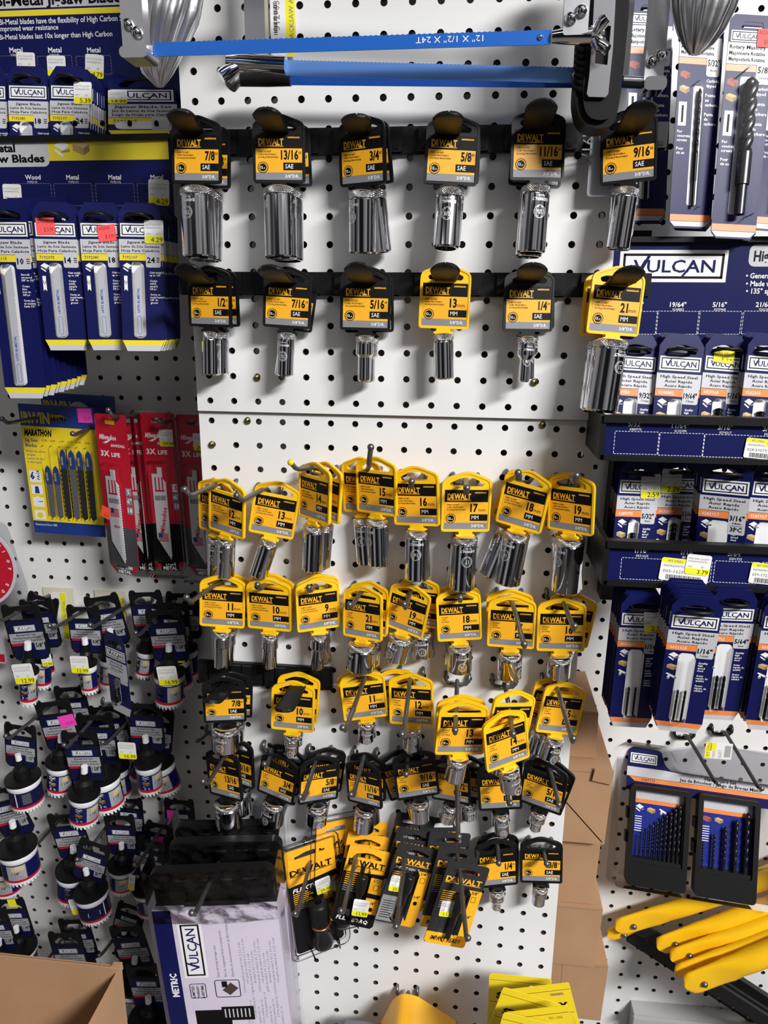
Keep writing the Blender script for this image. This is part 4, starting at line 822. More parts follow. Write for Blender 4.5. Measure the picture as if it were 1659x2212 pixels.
# ------------------------------------------------------------------ masonry drill cards, upper right
def mcard(big, sub, W, tot, r, tip=True):
    b = MB(); h = W / 2; top = .55 * W; bot = -(tot - .55) * W; y = -.00055
    b.plate([(-h + .12 * W, bot), (h - .12 * W, bot), (h, bot + .14 * W), (h, top - .1 * W), (h - .1 * W, top), (-h + .1 * W, top), (-h, top - .1 * W), (-h, bot + .14 * W)], [rpoly([(-.25 * W, top - .26 * W), (.25 * W, top - .26 * W), (.2 * W, top - .14 * W), (-.2 * W, top - .14 * W)], .02 * W)], -.0004, .0004, navy, sil, navy)
    b.rect(-h + .0005, bot + .16 * W, h - .0005, bot + .30 * W, voran, y); b.poly([(-h + .01 * W, bot + .15 * W), (h - .01 * W, bot + .15 * W), (h - .12 * W, bot + .002), (-h + .12 * W, bot + .002)], sil, y)
    vulcan(b, -h * .9, .02 * W, h * .5, .24 * W, y); b.rect(-h, -.42 * W, h, 0, sil, y)
    for i, t in enumerate(('Rotary Masonry', 'Maçonnerie Rotative', 'Mampostería Rotativa')): b.text(t, -h * .92, -.12 * W - i * .12 * W, .075 * W, pblk, y - .0001, b=.02, w=.78 * W)
    b.rect(-h, -.56 * W, h * .3, -.43 * W, voran, y); b.poly(rpoly([(.16 * W, -.4 * W), (.16 * W, -.8 * W), (h * .96, -.8 * W), (h * .96, -.4 * W)], [0, .06 * W, .06 * W, 0])[::-1], sil, y - .0001)
    b.text(big, .33 * W, -.58 * W, .13 * W, pblk, y - .0002, al='c', b=.02, w=.28 * W); b.text(sub, .33 * W, -.70 * W, .06 * W, pblk, y - .0002, al='c')
    icon(b, 'brick', -h * .9, -.82 * W, .24 * W, y); icon(b, 'wood', -h * .9, -1.12 * W, .24 * W, y); b.rect(-h * .88, -1.85 * W, -h * .5, -1.35 * W, pwht, y)
    b.rect(-h * .74, -1.78 * W, -h * .64, -1.42 * W, pblk, y - .0001)
    for i, t in enumerate(('Carbide', 'tipped', '', 'Pointe', 'au', 'carbure', '', 'Punta', 'de', 'carburo')): b.text(t, .18 * W, -(.92 + i * .1) * W, .065 * W, pwht, y, b=.02)
    for i, t in enumerate(('For', 'concrete', 'screws', '', 'Pour', 'vis en')): b.text(t, -h * .88, -(2.0 + i * .09) * W, .06 * W, pwht, y, b=.02)
    return b.mesh('carded_pack')
def mpack(big, sub, W, tot, r, TL, TR, BL, ht, Y, lab, L, topz, wd, m, nb=0, stk=None):
    M = pose(TL, TR, BL, W, ht * W, Y, ss=.04) @ Matrix.Translation((0, 0, ht * W / 2)); o = obj('masonry_pack', mcard(big, sub, W, tot, r)); o.matrix_world = M; tag(o, lab, 'drill bit pack', 'masonry drill cards')
    zb = -(tot - .55) * W + .40 * W; pp_ = MB().rect(-wd * W * .34, zb + .1 * W, wd * W * .34, topz * W - .06 * W, sil, -.0007, .05 * W); obj('white_panel', pp_, o)
    b = MB().plate(rrect(-wd * W / 2, zb, wd * W / 2, topz * W, .12 * W), [], -.0052 - 2 * r * .9, -.0009, clear('thin_clear', .12, (1, 1, 1), .04)); obj('blister', b, o)
    zt = topz * W - .12 * W; zl = zb + .06 * W; sh = zl + (zt - zl) * .22
    b = MB(); b.lathe([(r * .72, 0), (r * .72, zl - sh)], m, 16); b.lathe([(r * .95, (zt - sh) * .3), (r * .95, 0)], m, 16); b.lathe([(r * .95, 0), (.0001, 0)], m, 16); helix(b, r, (zt - sh) * .3, zt - sh, max(2.2, (zt - sh) * .7 / (r * 9.5)), m); obj('drill_bit', b, o, (0, -.0018 - r, sh))
    for mb, x, z, ro in stk or []: obj('price_sticker', mb, o, (x, -.0012, z), (0, R(ro), 0))
    for i in range(nb):
        k = o.copy(); COL.objects.link(k); k.matrix_world = Matrix.Translation((.004 * (i + 1), .012 * (i + 1), 0)) @ M; k['label'] = ('first', 'second')[i] + ' masonry card behind the ' + lab.split('navy ')[1]
gm = mat('grey_bit', (88, 88, 92), .3, .9)
mpack('5/32"', '4mm', .046, 4.6, .0022, (1470, 78), (1560, 84), (1446, 462), 3.75, .02, 'navy 5/32 inch masonry card with a thin black bit', 0, -.95, .34, bitm, 2)
mpack('5/8"', '16mm', .056, 4.5, .0085, (1574, 92), (1672, 96), (1537, 477), 3.60, -.01, 'navy 5/8 inch masonry card with a thick grey bit', 0, -.6, .5, gm, 1, [(sticker('$13.99', .022, .020, rose, '502109'), .017, .006, 0)])
mpack('3/16"', '5mm', .046, 4.6, .0026, (1357, 54), (1452, 58), (1344, 440), 3.65, .08, 'navy 3/16 inch masonry card behind the last hacksaw frame', 0, -.95, .34, bitm, 1)
mpack('1/2"', '13mm', .050, 4.6, .0065, (1668, 100), (1768, 104), (1625, 462), 3.7, .02, 'navy 1/2 inch masonry card cut by the right edge', 0, -.7, .4, gm)
b = MB(); b.plate(rrect(-.020, -.026, .020, .026, .003), [], -.0004, .0004, sil); b.text('3/16"', -.018, .0, .009, pgry, -.0006, rot=90); o = obj('grey_card', b, None, P(1322, 356, -.022)); tag(o, 'pale grey card peeking out behind the 9/16 inch socket tag', 'card')
s_ = obj('price_sticker', sticker('5.99', .022, .032), o, (.012, -.0009, -.018))
# ------------------------------------------------------------------ jigsaw and reciprocating blade packs on the left wall
cblue = mat('royal_print', (28, 56, 130), .4); cyel = mat('canary_print', (240, 212, 40), .4)
def jig6(name, label, M, full=True):
    W_, H_ = .090, .120; b = MB(); h = W_ / 2; y = -.0006; z1 = H_ / 2; z0 = -z1
    b.plate([(-h, z0 - .016), (h, z0 - .016), (h, z1 + .026), (-h, z1 + .026)], [rpoly([(-.012, z1 + .008), (.012, z1 + .008), (.012, z1 + .012), (.004, z1 + .017), (-.004, z1 + .017), (-.012, z1 + .012)], .002)], -.0005, .0005, cblue, sil)
    b.rect(-h, z0, h, z1, cyel, y); b.text('IRWIN', -h + .002, z1 + .004, .0125, mat('gold_print', (206, 180, 70), .35), y, b=.04, w=.034)
    b.text('MARATHON', -h + .003, z1 - .0115, .0075, pblk, y - .0001, b=.05, w=.034, sh=.25); b.text('Jig Saw', -h + .003, z1 - .019, .0038, cblue, y - .0001, b=.02); b.text('Blades', -h + .003, z1 - .0255, .0038, cblue, y - .0001, b=.02)
    for i, t in enumerate(('Hojas de sierra', 'de guía', 'Lames de scie', 'à découper')): b.text(t, -h + .003, z1 - .032 - i * .0045, .0026, cblue, y - .0001, b=.01)
    b.rect(-h + .003, z0 + .050, -h + .017, z0 + .065, pwht, y - .0001); b.text('6', -h + .0035, z0 + .054, .009, cblue, y - .0002, b=.04, sx=.85); b.text('PACK', -h + .0155, z0 + .0535, .0035, pblk, y - .0002, rot=90, b=.02)
    for i in range(3): b.rect(-h + .003, z0 + .035 - i * .0165, -h + .017, z0 + .047 - i * .0165, pwht, y - .0001)
    b.poly(rpoly([(-h + .007, z0 + .036), (-h + .013, z0 + .036), (-h + .012, z0 + .045), (-h + .008, z0 + .045)], .001), cblue, y - .0002); icon(b, 'beam', -h + .0045, z0 + .024, .011, y - .0002); b.poly(circ(-h + .010, z0 + .0075, .004, 14), vyel, y - .0002)
    b.text('Guaranteed Since 1885', -h + .002, z0 - .006, .003, pwht, y - .0001, w=.028)
    U = (.30, .41, .53, .645, .755, .875)
    for i, u in enumerate(U): b.text(('10 TPI', '14 TPI', '6 TPI', '10 TPI', '10 TPI', '8 TPI')[i], -h + u * W_, z1 - .0180, .0022, pblk, y - .0001, al='c', b=.01, sx=.8)
    o = obj(name, b); o.matrix_world = M; tag(o, label, 'blade pack', 'six blade jigsaw packs')
    if not full: return o
    bl = mat('blade_blue', (34, 60, 120), .4); bk = mat('blade_black', (40, 40, 42), .4); bg_ = mat('blade_grey', (92, 90, 94), .4)
    for i, u in enumerate(U):
        x = -h + u * W_; t = .047 if i < 2 else .026; zt = z1 - t; zb = z0 + .008; w = .0036
        c = MB(); sh = rpoly([(x - w, zt - .024), (x + w, zt - .024), (x + w * 1.15, zt - .015), (x + w * .8, zt - .004), (x, zt), (x - w * .8, zt - .004), (x - w * 1.15, zt - .015)], .001); c.plate(sh, [], -.0022, -.0010, bl)
        n = 22; m = bg_ if i in (0, 1, 3) else bk; zz = zt - .0239
        c.plate([(x + w * .8, zb), (x + w, zz), (x - w, zz)] + [(x - w - (.0011 if j % 2 else 0) * (i > 1), zz - (zz - zb) * j / n) for j in range(1, n)] + [(x - w * .4, zb - .003)], [], -.0022, -.0010, m)
        c.text('IRWIN', x, zt - .019, .0024, mat('gold_print', (206, 180, 70)), -.0024, rot=90, b=.02); obj('blade', c, o)
        c = MB(); c.plate(rrect(x - .0052, z0 + .004, x + .0052, z1 - .022, .004), [], -.0036, -.0007, clr); obj('blister', c, o)
    return o
M = pose((44.2, 917.5), (206, 929), (73.2, 1123.6), .090, .120, .135, sy=.01, ss=.04)
o = jig6('blade_pack', 'yellow and blue six pack of jigsaw blades with pink sticker', M); obj('price_sticker', sticker('22.99', .017, .017, pink, ''), o, (.0345, -.001, .0765), (0, R(-2), 0))
jig6('blade_pack', 'second yellow and blue jigsaw blade pack, mostly hidden behind the first', Matrix.Translation((.018, .022, .012)) @ M, False)
crim = mat('crimson_print', (190, 20, 46), .4); char = mat('charcoal_print', (72, 72, 76), .45)
def recip(label, M, foot, blades=1, flat=False):
    W_, H_ = .042, .200; h = W_ / 2; b = MB(); y = -.0006; z1 = H_ / 2; z0 = -z1
    out = rpoly([(-h + .010, z0), (h - .010, z0), (h, z0 + .012), (h, z1), (-h, z1), (-h, z0 + .012)], .003)
    b.plate(out, [rpoly([(-.008, z1 - .012), (.008, z1 - .012), (.008, z1 - .007), (-.008, z1 - .007)], .002)], -.0005, .0005, crim, sil)
    b.rect(-h, z0 + .012, h, z0 + .062, char if foot[0] == 'MEDIUM' else pblk, y); b.rect(-h + .0095, z0 + .0003, h - .0095, z0 + .012, char if foot[0] == 'MEDIUM' else pblk, y)
    b.text('Milwaukee', -h + .004, z1 - .030, .0060, pwht, y, b=.02, sh=.25, w=.023); b.text('SAWZALL', h - .004, z1 - .038, .0030, pwht, y, al='r', b=.03, sh=.2)
    b.poly([(-h + .008, z1 - .034), (-h + .024, z1 - .027), (-h + .013, z1 - .0345)], pwht, y)
    b.text('3X', -h + .004, z1 - .050, .0065, pwht, y, b=.03); b.text('LIFE', -h + .0185, z1 - .050, .0048, pwht, y, b=.03)
    for i, t in enumerate(('5', '6"', '18')): b.rect(h - .009, z1 - .098 - i * .0115 + .001, h - .001, z1 - .088 - i * .0115 + .001, pwht if i == 0 and not flat else pgry, y); b.text(t, h - .005, z1 - .0955 - i * .0115 + .001, .0055, crim if i == 0 and not flat else pwht, y - .0001, al='c', b=.03)
    for i, t in enumerate(foot): b.text(t, 0, z0 + .0070 - i * .0056, .0042, pwht, y - .0001, al='c', b=.035)
    o = obj('blade_pack', b); o.matrix_world = M; tag(o, label, 'blade pack', 'red reciprocating blade packs')
    bm_ = mat('white_blade', (206, 206, 210), .4); c = MB(); x = -.004; w = .0082; zt = z1 - .066; zb = z0 + .016; n = 60
    c.plate([(x - w, zb + .028), (x + w * .9, zb)] + [(x + w + (.0010 if j % 2 else 0), zb + .004 + (zt - .022 - zb) * j / n) for j in range(n + 1)] + [(x + w * .6, zt - .014), (x + w * .6, zt), (x - .001, zt + .0005), (x - .001, zt - .008), (x - w, zt - .008)], [], -.0034, -.0022, bm_)
    y = -.0036
    for k in (-.5, .05, .55): c.rect(x + k * w - .0008, zt - .028, x + k * w + .0008, zt - .012, crim, y)
    c.rect(x - w * .7, zt - .030, x + w * .8, zt - .028, crim, y)
    c.rect(x - w * .8, zt - .041, x + w * .1, zt - .035, pgry, y); c.rect(x + w * .15, zt - .041, x + w * .9, zt - .035, pgry, y)
    f = zt - .058 if flat else zt - .094
    for j in range(6): c.rect(x - w * .75, f + j * .0018, x + w * .75, f + j * .0018 + .0010, crim, y)
    c.rect(x - w * .75, f + .005, x - w * .1, f + .0108, cblue, y - .0001)
    c.text('Milwaukee', x + w * .2, zt - .084 if not flat else zt - .072, .0055 if not flat else .0035, crim, y, rot=80 if not flat else 0, b=.02, sh=.2, w=None if not flat else .008, al='l' if not flat else 'c'); obj('blade', c, o)
    c = MB(); c.plate(rpoly([(x - w - .004, zb - .004), (x + w + .005, zb - .004), (x + w + .006, z1 - .058), (x - w - .004, z1 - .058)], .004), [], -.0085, -.0008, clr); obj('blister', c, o)
    return o
m1 = pose((203.4, 895), (271, 903), (240, 1232), .042, .196, .105, sy=.01, ss=.04)
o = recip('front red reciprocating blade pack with orange sticker, medium metal', m1, ('MEDIUM', 'METAL'), flat=True); obj('price_sticker', sticker('32.99', .0125, .0145, oran, ''), o, (-.0125, -.009, -.018), (0, R(18), 0))
m2 = pose((301, 890), (375.6, 893), (335, 1231), .042, .200, .135, sy=.01, ss=.04)
sk = lambda: sticker('29.99', .0185, .0205)
o = recip('red reciprocating blade pack with 29.99 sticker, thin metal', m2, ('THIN', 'METAL')); obj('price_sticker', sk(), o, (.010, -.001, .070))
m3 = pose((379, 894), (452, 897), (410, 1242), .042, .200, .135, sy=.01, ss=.04)
o = recip('red reciprocating blade pack half hidden by the front panel edge', m3, ('MEDIUM', 'METAL')); obj('price_sticker', sk(), o, (.008, -.001, .068))
m4 = pose((246, 890), (318, 893), (285, 1231), .042, .200, .150, sy=.01, ss=.04)
recip('red reciprocating blade pack tucked behind the one with orange sticker', m4, ('THIN', 'METAL'))
for i, (m_, t) in enumerate(((m2, 'thin metal'), (m3, 'half hidden'))):
    b = MB(); b.plate(rrect(-.031, -.108, .026, .104, .006), [rrect(-.020, -.099, .020, .098, .006)], -.006, .004, clr); r_ = [o for o in COL.objects if o.name.startswith('blade_pack') and t in o.get('label', '')][0]; obj('clamshell', b, r_)
WL = .186
for (b_, e, t, w) in (((141, 900), (17, 914), (4, 905), 'the yellow jigsaw blade pack, at the left edge'), ((243, 910), (162, 939), (157, 937), 'the front red blade pack'), ((336, 902), (245, 901), (234, 886), 'the red thin metal pack, reaching furthest left'), ((407, 906), (350, 914), (338, 905), 'the red pack beside the front panel')):
    hook(b_, e, t, 'steel peg hook through ' + w, WL)
# ------------------------------------------------------------------ hole saws on hangers
HWD = .050; deepnavy = mat('hanger_navy', (16, 20, 60), .45, spec=.25); cupw = mat('enamel_white', (226, 226, 230), .3)
HM = {}
def hanger_mesh(size):
    if size in HM: return HM[size]
    b = MB(); h = HWD / 2
    out = rpoly([(-h, -.066), (-h + .006, -.073), (h - .006, -.073), (h, -.066), (h, -.004), (h - .002, .0025), (h - .008, .0025), (h - .010, -.001), (-h + .010, -.001), (-h + .008, .0025), (-h + .002, .0025), (-h, -.004)], .0015)
    b.plate(out, [rpoly([(-.018, -.019), (.018, -.019), (.0185, -.014), (.008, -.007), (-.008, -.007), (-.0185, -.014)], .002)], -.0012, .0012, black)
    y = -.0014; b.rect(-h + .003, -.071, h - .002, -.021, deepnavy, y); vulcan(b, -.014, -.034, .014, -.0265, y - .0001)
    b.poly([(-h + .002, -.050), (h - .002, -.050), (h - .002, -.0365), (-h + .002, -.0365)], mat('dull_silver', (160, 160, 164), .45), y - .0001)
    for i, t in enumerate(('Bi-metal Hole Saw', 'Scie Emporte-pièce Bi-métal', 'Sierra para Agujeros Todo En Uno')): b.text(t, 0, -.0400 - i * .0040, .0025, pblk, y - .0002, al='c', b=.02, w=(.026, .036, .042)[i])
    b.rect(-h + .003, -.0530, -.006, -.0495, crim, y - .0002); b.poly(rpoly([(.008, -.049), (.008, -.060), (.021, -.060), (.021, -.049)], [0, .002, .002, 0])[::-1], mat('dull_silver', (160, 160, 164), .45), y - .0002); b.text(size, .0145, -.0565, .0055, pblk, y - .0003, al='c', b=.03, w=.0105)
    HM[size] = b.mesh('hanger'); return HM[size]
CM = {}
def cup_meshes(r, back=False):
    k = (round(r, 4), back)
    if k in CM: return CM[k]
    L = .046; b = MB(); n = 48
    b.lathe([(.0042, .012), (.0045, .002)], pwht, 16); b.lathe([(.0001, .012), (.0042, .012)], pwht, 16)
    cap = MB(); q = min(r * .8, .0125)
    cap.lathe([(.0055, .002), (.0058, -.009)], black, 20); cap.lathe([(.0058, -.009), (q * .92, -.013)], black, 28); cap.lathe([(q * .92, -.013), (q, -.026)], black, 28); cap.lathe([(q, -.026), (r + .0022, -.0275)], black, 28); cap.lathe([(r + .0022, -.0275), (r + .0024, -.031), (r * .5, -.0315)], black, 28)
    cup = MB(); zt = -.0315
    cup.lathe([(r * .85, zt), (r * .97, zt - .001), (r + .0008, zt - .003), (r + .0008, zt - .0085), (r, zt - .010)], cupw, n); zl = zt - L
    # printed sleeve in sectors round the cup
    def sect(a0, a1, za, zb, m, rr):
        N = max(2, int((a1 - a0) / 8)); vs = [(rr * math.sin(R(a0 + (a1 - a0) * i / N)), -rr * math.cos(R(a0 + (a1 - a0) * i / N)), z) for z in (za, zb) for i in range(N + 1)]
        cup.add(vs, [(i, i + 1, N + 2 + i, N + 1 + i) for i in range(N)], m, True)
    cup.lathe([(r, zt - .010), (r, zl + .006)], deepnavy if back else navy, n)
    cup.lathe([(r + .0001, zl + .0115), (r + .0001, zl + .0075)], crim, n); cup.lathe([(r + .0001, zl + .0075), (r + .0001, zl + .004)], cupw, n)
    f = r + .00015
    if not back:
        sect(2, 62, zt - .0345, zt - .0115, mat('dull_silver', (160, 160, 164), .45), f); sect(18, 58, zt - .0200, zt - .0125, mat('wood_print', (206, 150, 100), .5), f + .0001); sect(30, 46, zt - .016, zt - .012, sil, f + .0002)
        cup.text('1 1/4"', r * .52, zt - .0258, .0042, pblk, wrap=f + .0002, b=.02, sx=.7, al='c')
        for i in range(3): sect(14, 52, zt - .0285 - i * .0020, zt - .0278 - i * .0020, ink, f + .0002)
        for i, k_ in enumerate(('beam', 'wood', 'pipe')):
            t = MB(); icon(t, k_, -r * .78, zt - .017 - i * .0075, min(.010, r * .8), 0); cup.add([((f + .0003) * math.sin(v[0] / f), -(f + .0003) * math.cos(v[0] / f), v[2]) for v in t.v], [], pwht)
            base = len(cup.v) - len(t.v)
            for fc, mi_ in zip(t.f, t.m): cup.f.append(tuple(base + v for v in fc)); cup.m.append(cup.mi(t.ml[mi_])); cup.sm.append(False)
    else:
        sect(-4, 0, zl + .0115, zt - .0105, pwht, f); t = MB(); vulcan(t, -r * 1.1, zt - .027, -r * .35, zt - .020, 0); base = len(cup.v); cup.add([((f + .0002 - v[1]) * math.sin(v[0] / f), -(f + .0002 - v[1]) * math.cos(v[0] / f), v[2]) for v in t.v], [], pwht)
        for fc, mi_ in zip(t.f, t.m): cup.f.append(tuple(base + v for v in fc)); cup.m.append(cup.mi(t.ml[mi_])); cup.sm.append(False)
        for i in range(9): sect(20, 50, zt - .014 - i * .0020, zt - .0133 - i * .0020, ink, f)
    T = max(12, int(r * 6.283 / .0048)); vs = []; fs = []
    for i in range(T):
        a = 6.28318 * i / T
        for da, z in ((0, zl + .006), (1, zl + .006), (.92, zl), (.55, zl + .0008), (.3, zl + .0038)): t = a + da * 6.28318 / T; vs.append((r * math.cos(t), r * math.sin(t), z))
        fs.append(tuple(i * 5 + j for j in (0, 1, 2, 3, 4))[::-1])
    cup.add(vs, fs, cupw)
    CM[k] = (b.mesh('arbor_pin'), cap.mesh('arbor_cap'), cup.mesh('cup')); return CM[k]
def holesaw(label, TL, TR, bot, size, r, Y, back=False, spin=0, cup=True, stk=None, hk=None):
    A = P(*TL, Y); B = P(*TR, Y); d = B - A; roll = math.atan2(d.z, d.x); c = (A + B) / 2; s = max(.9, min(1.12, math.hypot(d.x, d.z) / HWD))
    M = Matrix.Translation(c) @ Matrix.Rotation(-roll, 4, 'Y') @ Matrix.Scale(s, 4)
    t = thing('hole_saw', label, 'hole saw', M, 'carded hole saws'); obj('hanger', hanger_mesh(size), t)
    if cup:
        pm, cm_, um = cup_meshes(r, back); q = local_hit(M, *bot); e = .0775; top = Vector((0, -.006, -.058)); a = math.atan2(q.x - top.x, -(q.z - top.z)) if bot else 0
        a = max(-.35, min(.35, a)); ext = max(.7, min(1.15, math.hypot(q.x, q.z + .058) / e))
        for n_, m_ in (('arbor_pin', pm), ('arbor_cap', cm_), ('cup', um)):
            x = obj(n_, m_, t, top, (R(4), -a, 0 if n_ != 'cup' else R(spin)))
            if n_ == 'cup': x.rotation_euler = Euler((R(4), -a, 0)).to_matrix().__matmul__(Matrix.Rotation(R(spin), 3, 'Z')).to_euler()
    if stk: obj('price_sticker', stk[0], t, (stk[1], stk[3] if len(stk) > 3 else -.026, stk[2]), (0, R(stk[4]) if len(stk) > 4 else 0, 0))
    return t
z1_ = lambda x, y: (x / 3.6867, 1240 + y / 3.6875); z2_ = lambda x, y: (x / 3.6867, 1600 + y / 3.6875); z3_ = lambda x, y: (x / 2.5523, 1850 + y / 2.5525)
q = lambda p, k=1: sticker(p, .027 * k, .027 * k)
HSAW = [ # label, hanger TL, TR, cup bottom, size, radius, depth, back, spin, sticker
 ('slim 5/8 inch hole saw with 12.99 sticker, top left of the hole saws', z1_(5, 262), z1_(300, 236), z1_(232, 1022), '5/8"', .0105, .095, 0, 25, (q('12.99'), .001, -.080)),
 ('hole saw right behind the slim 5/8 inch one at top left', z1_(150, 218), z1_(410, 198), z1_(345, 960), '5/8"', .0112, .120, 0, -20, (sticker('12.99', .016, .02), .013, -.080)),
 ('hindmost 5/8 inch hole saw at the top left hook', z1_(258, 150), z1_(440, 205), z1_(412, 905), '5/8"', .0112, .145, 0, -20, None),
 ('slim 3/4 inch hole saw with 12.99 sticker, top middle', z1_(527, 256), z1_(786, 262), z1_(725, 1012), '3/4"', .0120, .100, 0, -15, (q('12.99'), -.001, -.079)),
 ('3/4 inch hole saw hanging behind the slim one at top middle', z1_(663, 196), z1_(932, 155), z1_(838, 892), '3/4"', .0120, .135, 0, -15, None),
 ('hole saw with 16.99 sticker at top right of the hole saws, front one', z1_(1152, 292), z1_(1440, 274), z1_(1352, 1090), '1 1/4"', .0185, .095, 0, 12, (q('16.99'), .002, -.082)),
 ('hole saw with tilted card at the left of the top right group', z1_(1022, 146), z1_(1282, 138), z1_(1130, 935), '1 1/8"', .0132, .130, 0, -15, None),
 ('second hole saw behind the 16.99 one at top right', z1_(1240, 222), z1_(1500, 232), z1_(1480, 985), '1 1/4"', .0150, .120, 0, -15, (sticker('15.99', .02, .02), .013, -.072)),
 ('hindmost hole saw of the top right group', z1_(1318, 150), z1_(1575, 152), z1_(1520, 890), '1 1/4"', .0150, .155, 0, -15, None),
 ('hole saw with a pink sticker on its card, second row', z1_(270, 1028), z1_(545, 996), z2_(482, 392), '1 1/4"', .0170, .105, 0, 20, (sticker('14.99', .023, .017, pink, ''), .015, -.030, -.0018, -6)),
 ('hole saw card behind the pink stickered one', z1_(424, 906), z1_(668, 892), z2_(520, 340), '1 1/4"', .0150, .145, 0, 0, None),
 ('hole saw with 16.99 sticker hanging right in the second row', z1_(1008, 1024), z1_(1285, 1038), z2_(1205, 410), '1 3/8"', .0170, .105, 0, 35, (q('16.99', .95), -.018, -.058)),
 ('hole saw behind right of the second row 16.99 one', z1_(1130, 1060), z1_(1390, 1110), z2_(1395, 308), '1 3/8"', .0190, .130, 0, -15, None),
 ('hole saw peeking out left behind the second row 16.99 one', z1_(1050, 1040), z1_(1220, 1040), z2_(1080, 310), '1 3/8"', .0150, .155, 0, 30, None),
 ('hole saw card furthest back at the second row middle', z1_(690, 1068), z1_(968, 1038), z2_(960, 400), '1 1/2"', .0150, .150, 0, 0, None),
 ('hole saw with blue sleeve tilted right, second row middle', z1_(600, 1122), z1_(890, 1118), z2_(895, 612), '1 1/2"', .0195, .115, 0, 35, None),
 ('front hole saw in the middle with beam, wood and pipe pictures', z1_(482, 1262), z1_(766, 1256), z2_(668, 722), '1 5/8"', .0185, .085, 0, 35, None),
 ('hole saw turned to show its plain navy back, at left', z1_(38, 1186), z1_(280, 1222), z2_(255, 660), '1 1/2"', .0240, .085, 1, 0, None),
 ('hole saw at the left edge with toothed rim, third row', z2_(-150, 420), z2_(100, 350), z2_(195, 1155), '1 3/4"', .0235, .090, 0, -12, None),
 ('hole saw cut by the left edge, third row', z2_(-190, 560), z2_(60, 520), z2_(20, 1140), '1 3/4"', .0210, .120, 0, -12, None),
 ('hole saw with 18.99 sticker on its cup, third row', z2_(370, 600), z2_(632, 570), z2_(585, 1245), '1 3/4"', .0215, .095, 0, 40, (sticker('18.99', .027, .025), .004, -.122, -.034, 0)),
 ('hole saw right of the 18.99 one with wood picture on its sleeve', z2_(830, 590), z2_(1060, 600), z2_(985, 1292), '1 3/4"', .0205, .110, 0, -10, (sticker('', .011, .030), .019, -.104, -.024, 12)),
 ('hole saw card tilted steeply behind, third row', z2_(900, 450), z2_(1130, 470), z2_(1090, 940), '1 3/4"', .0200, .150, 0, 0, None),
 ('frontmost large hole saw hanging low in the middle', z2_(645, 770), z2_(880, 850), z3_(566, 405), '2"', .0235, .060, 1, 70, None),
 ('hole saw hidden behind the black tap and die cases', z2_(1120, 760), z2_(1320, 830), z2_(1200, 1300), '2"', .0215, .110, 0, 0, None),
 ('hole saw card with pink sticker just above the black cases', z2_(1310, 465), z2_(1535, 480), z2_(1420, 900), '2"', .0180, .150, 0, 0, (sticker('19.99', .018, .018, pink, ''), -.012, -.028, -.0018)),
 ('hole saw card just left of the black cases', z2_(1178, 640), z2_(1390, 690), z2_(1280, 1080), '2"', .0190, .130, 0, 0, (sticker('19.99', .018, .016, pink, ''), .006, -.030, -.0018)),
 ('hole saw at the left edge above the open cardboard box', z3_(-30, 240), z3_(128, 232), z3_(118, 622), '2 1/4"', .0260, .080, 0, -20, (sticker('', .014, .014, lyel, ''), .005, -.006, -.0018)),
 ('hole saw cut by the left edge above the open cardboard box', z3_(-140, 300), z3_(30, 290), z3_(10, 660), '2 1/4"', .0260, .025, 0, 20, None),
 ('hole saw card behind the bottom pair, above the cardboard box', z3_(318, 352), z3_(485, 344), z3_(440, 690), '2 1/4"', .0220, .130, 0, 0, None),
 ('hole saw with bright arbor pin, just above the cardboard box', z3_(262, 424), z3_(440, 420), z3_(375, 800), '2 1/4"', .0240, .085, 0, 0, None),
 ('large dark hole saw between cardboard box and black cases', z3_(600, 395), z3_(780, 380), z3_(740, 760), '2 1/2"', .0270, .105, 0, 0, None),
 ('lowest hole saw between cardboard box and black cases', z3_(690, 600), z3_(880, 600), z3_(840, 1010), '2 1/2"', .0280, .035, 0, 20, None),
 ('dark hole saw card behind the low middle cup', z3_(670, 250), z3_(790, 290), z3_(760, 560), '2 1/4"', .0200, .140, 0, 0, None),
]
for lab, a, b_, c, sz, r_, Y, bk_, sp, st in HSAW: holesaw(lab, a, b_, c, sz, r_, Y, bool(bk_), sp, stk=st)
for (b_, e, t, w) in ((z1_(450, 165), z1_(20, 370), z1_(-6, 350), 'hole saws at the top left'), (z1_(880, 200), z1_(420, 435), z1_(395, 412), 'the top middle hole saws'), (z1_(1160, 190), z1_(745, 425), z1_(718, 405), 'the tilted hole saw card at top'), (z1_(1410, 215), z1_(1105, 490), z1_(1080, 468), 'the top right hole saws'),
    (z1_(560, 950), z1_(75, 1310), z1_(45, 1290), 'the pink stickered hole saws'), (z1_(900, 1010), z1_(535, 1380), z1_(510, 1362), 'the middle hole saws'), (z1_(1170, 1060), z1_(840, 1355), z1_(818, 1340), 'the second row hole saws at right'),
    (z2_(520, 610), z2_(205, 925), z2_(188, 908), 'the third row hole saws at left'), (z2_(1020, 490), z2_(640, 955), z2_(614, 945), 'the third row middle hole saws'), (z2_(1420, 520), z2_(1090, 1000), z2_(1072, 988), 'the hole saws beside the black cases'),
    (z3_(410, 375), z3_(250, 585), z3_(238, 588), 'the hole saws above the cardboard box'), (z3_(740, 330), z3_(560, 540), z3_(548, 545), 'the hole saws by the cardboard box corner'), ((466, 1576), (434, 1597), (427, 1600), 'nothing, left beside the 7/8 inch sockets')):
    hook(b_, e, t, 'bare steel peg hook beside the short 7/8 inch sockets' if w[0] == 'n' else 'steel peg hook carrying ' + w, WL, grp='steel hooks on the left wall')
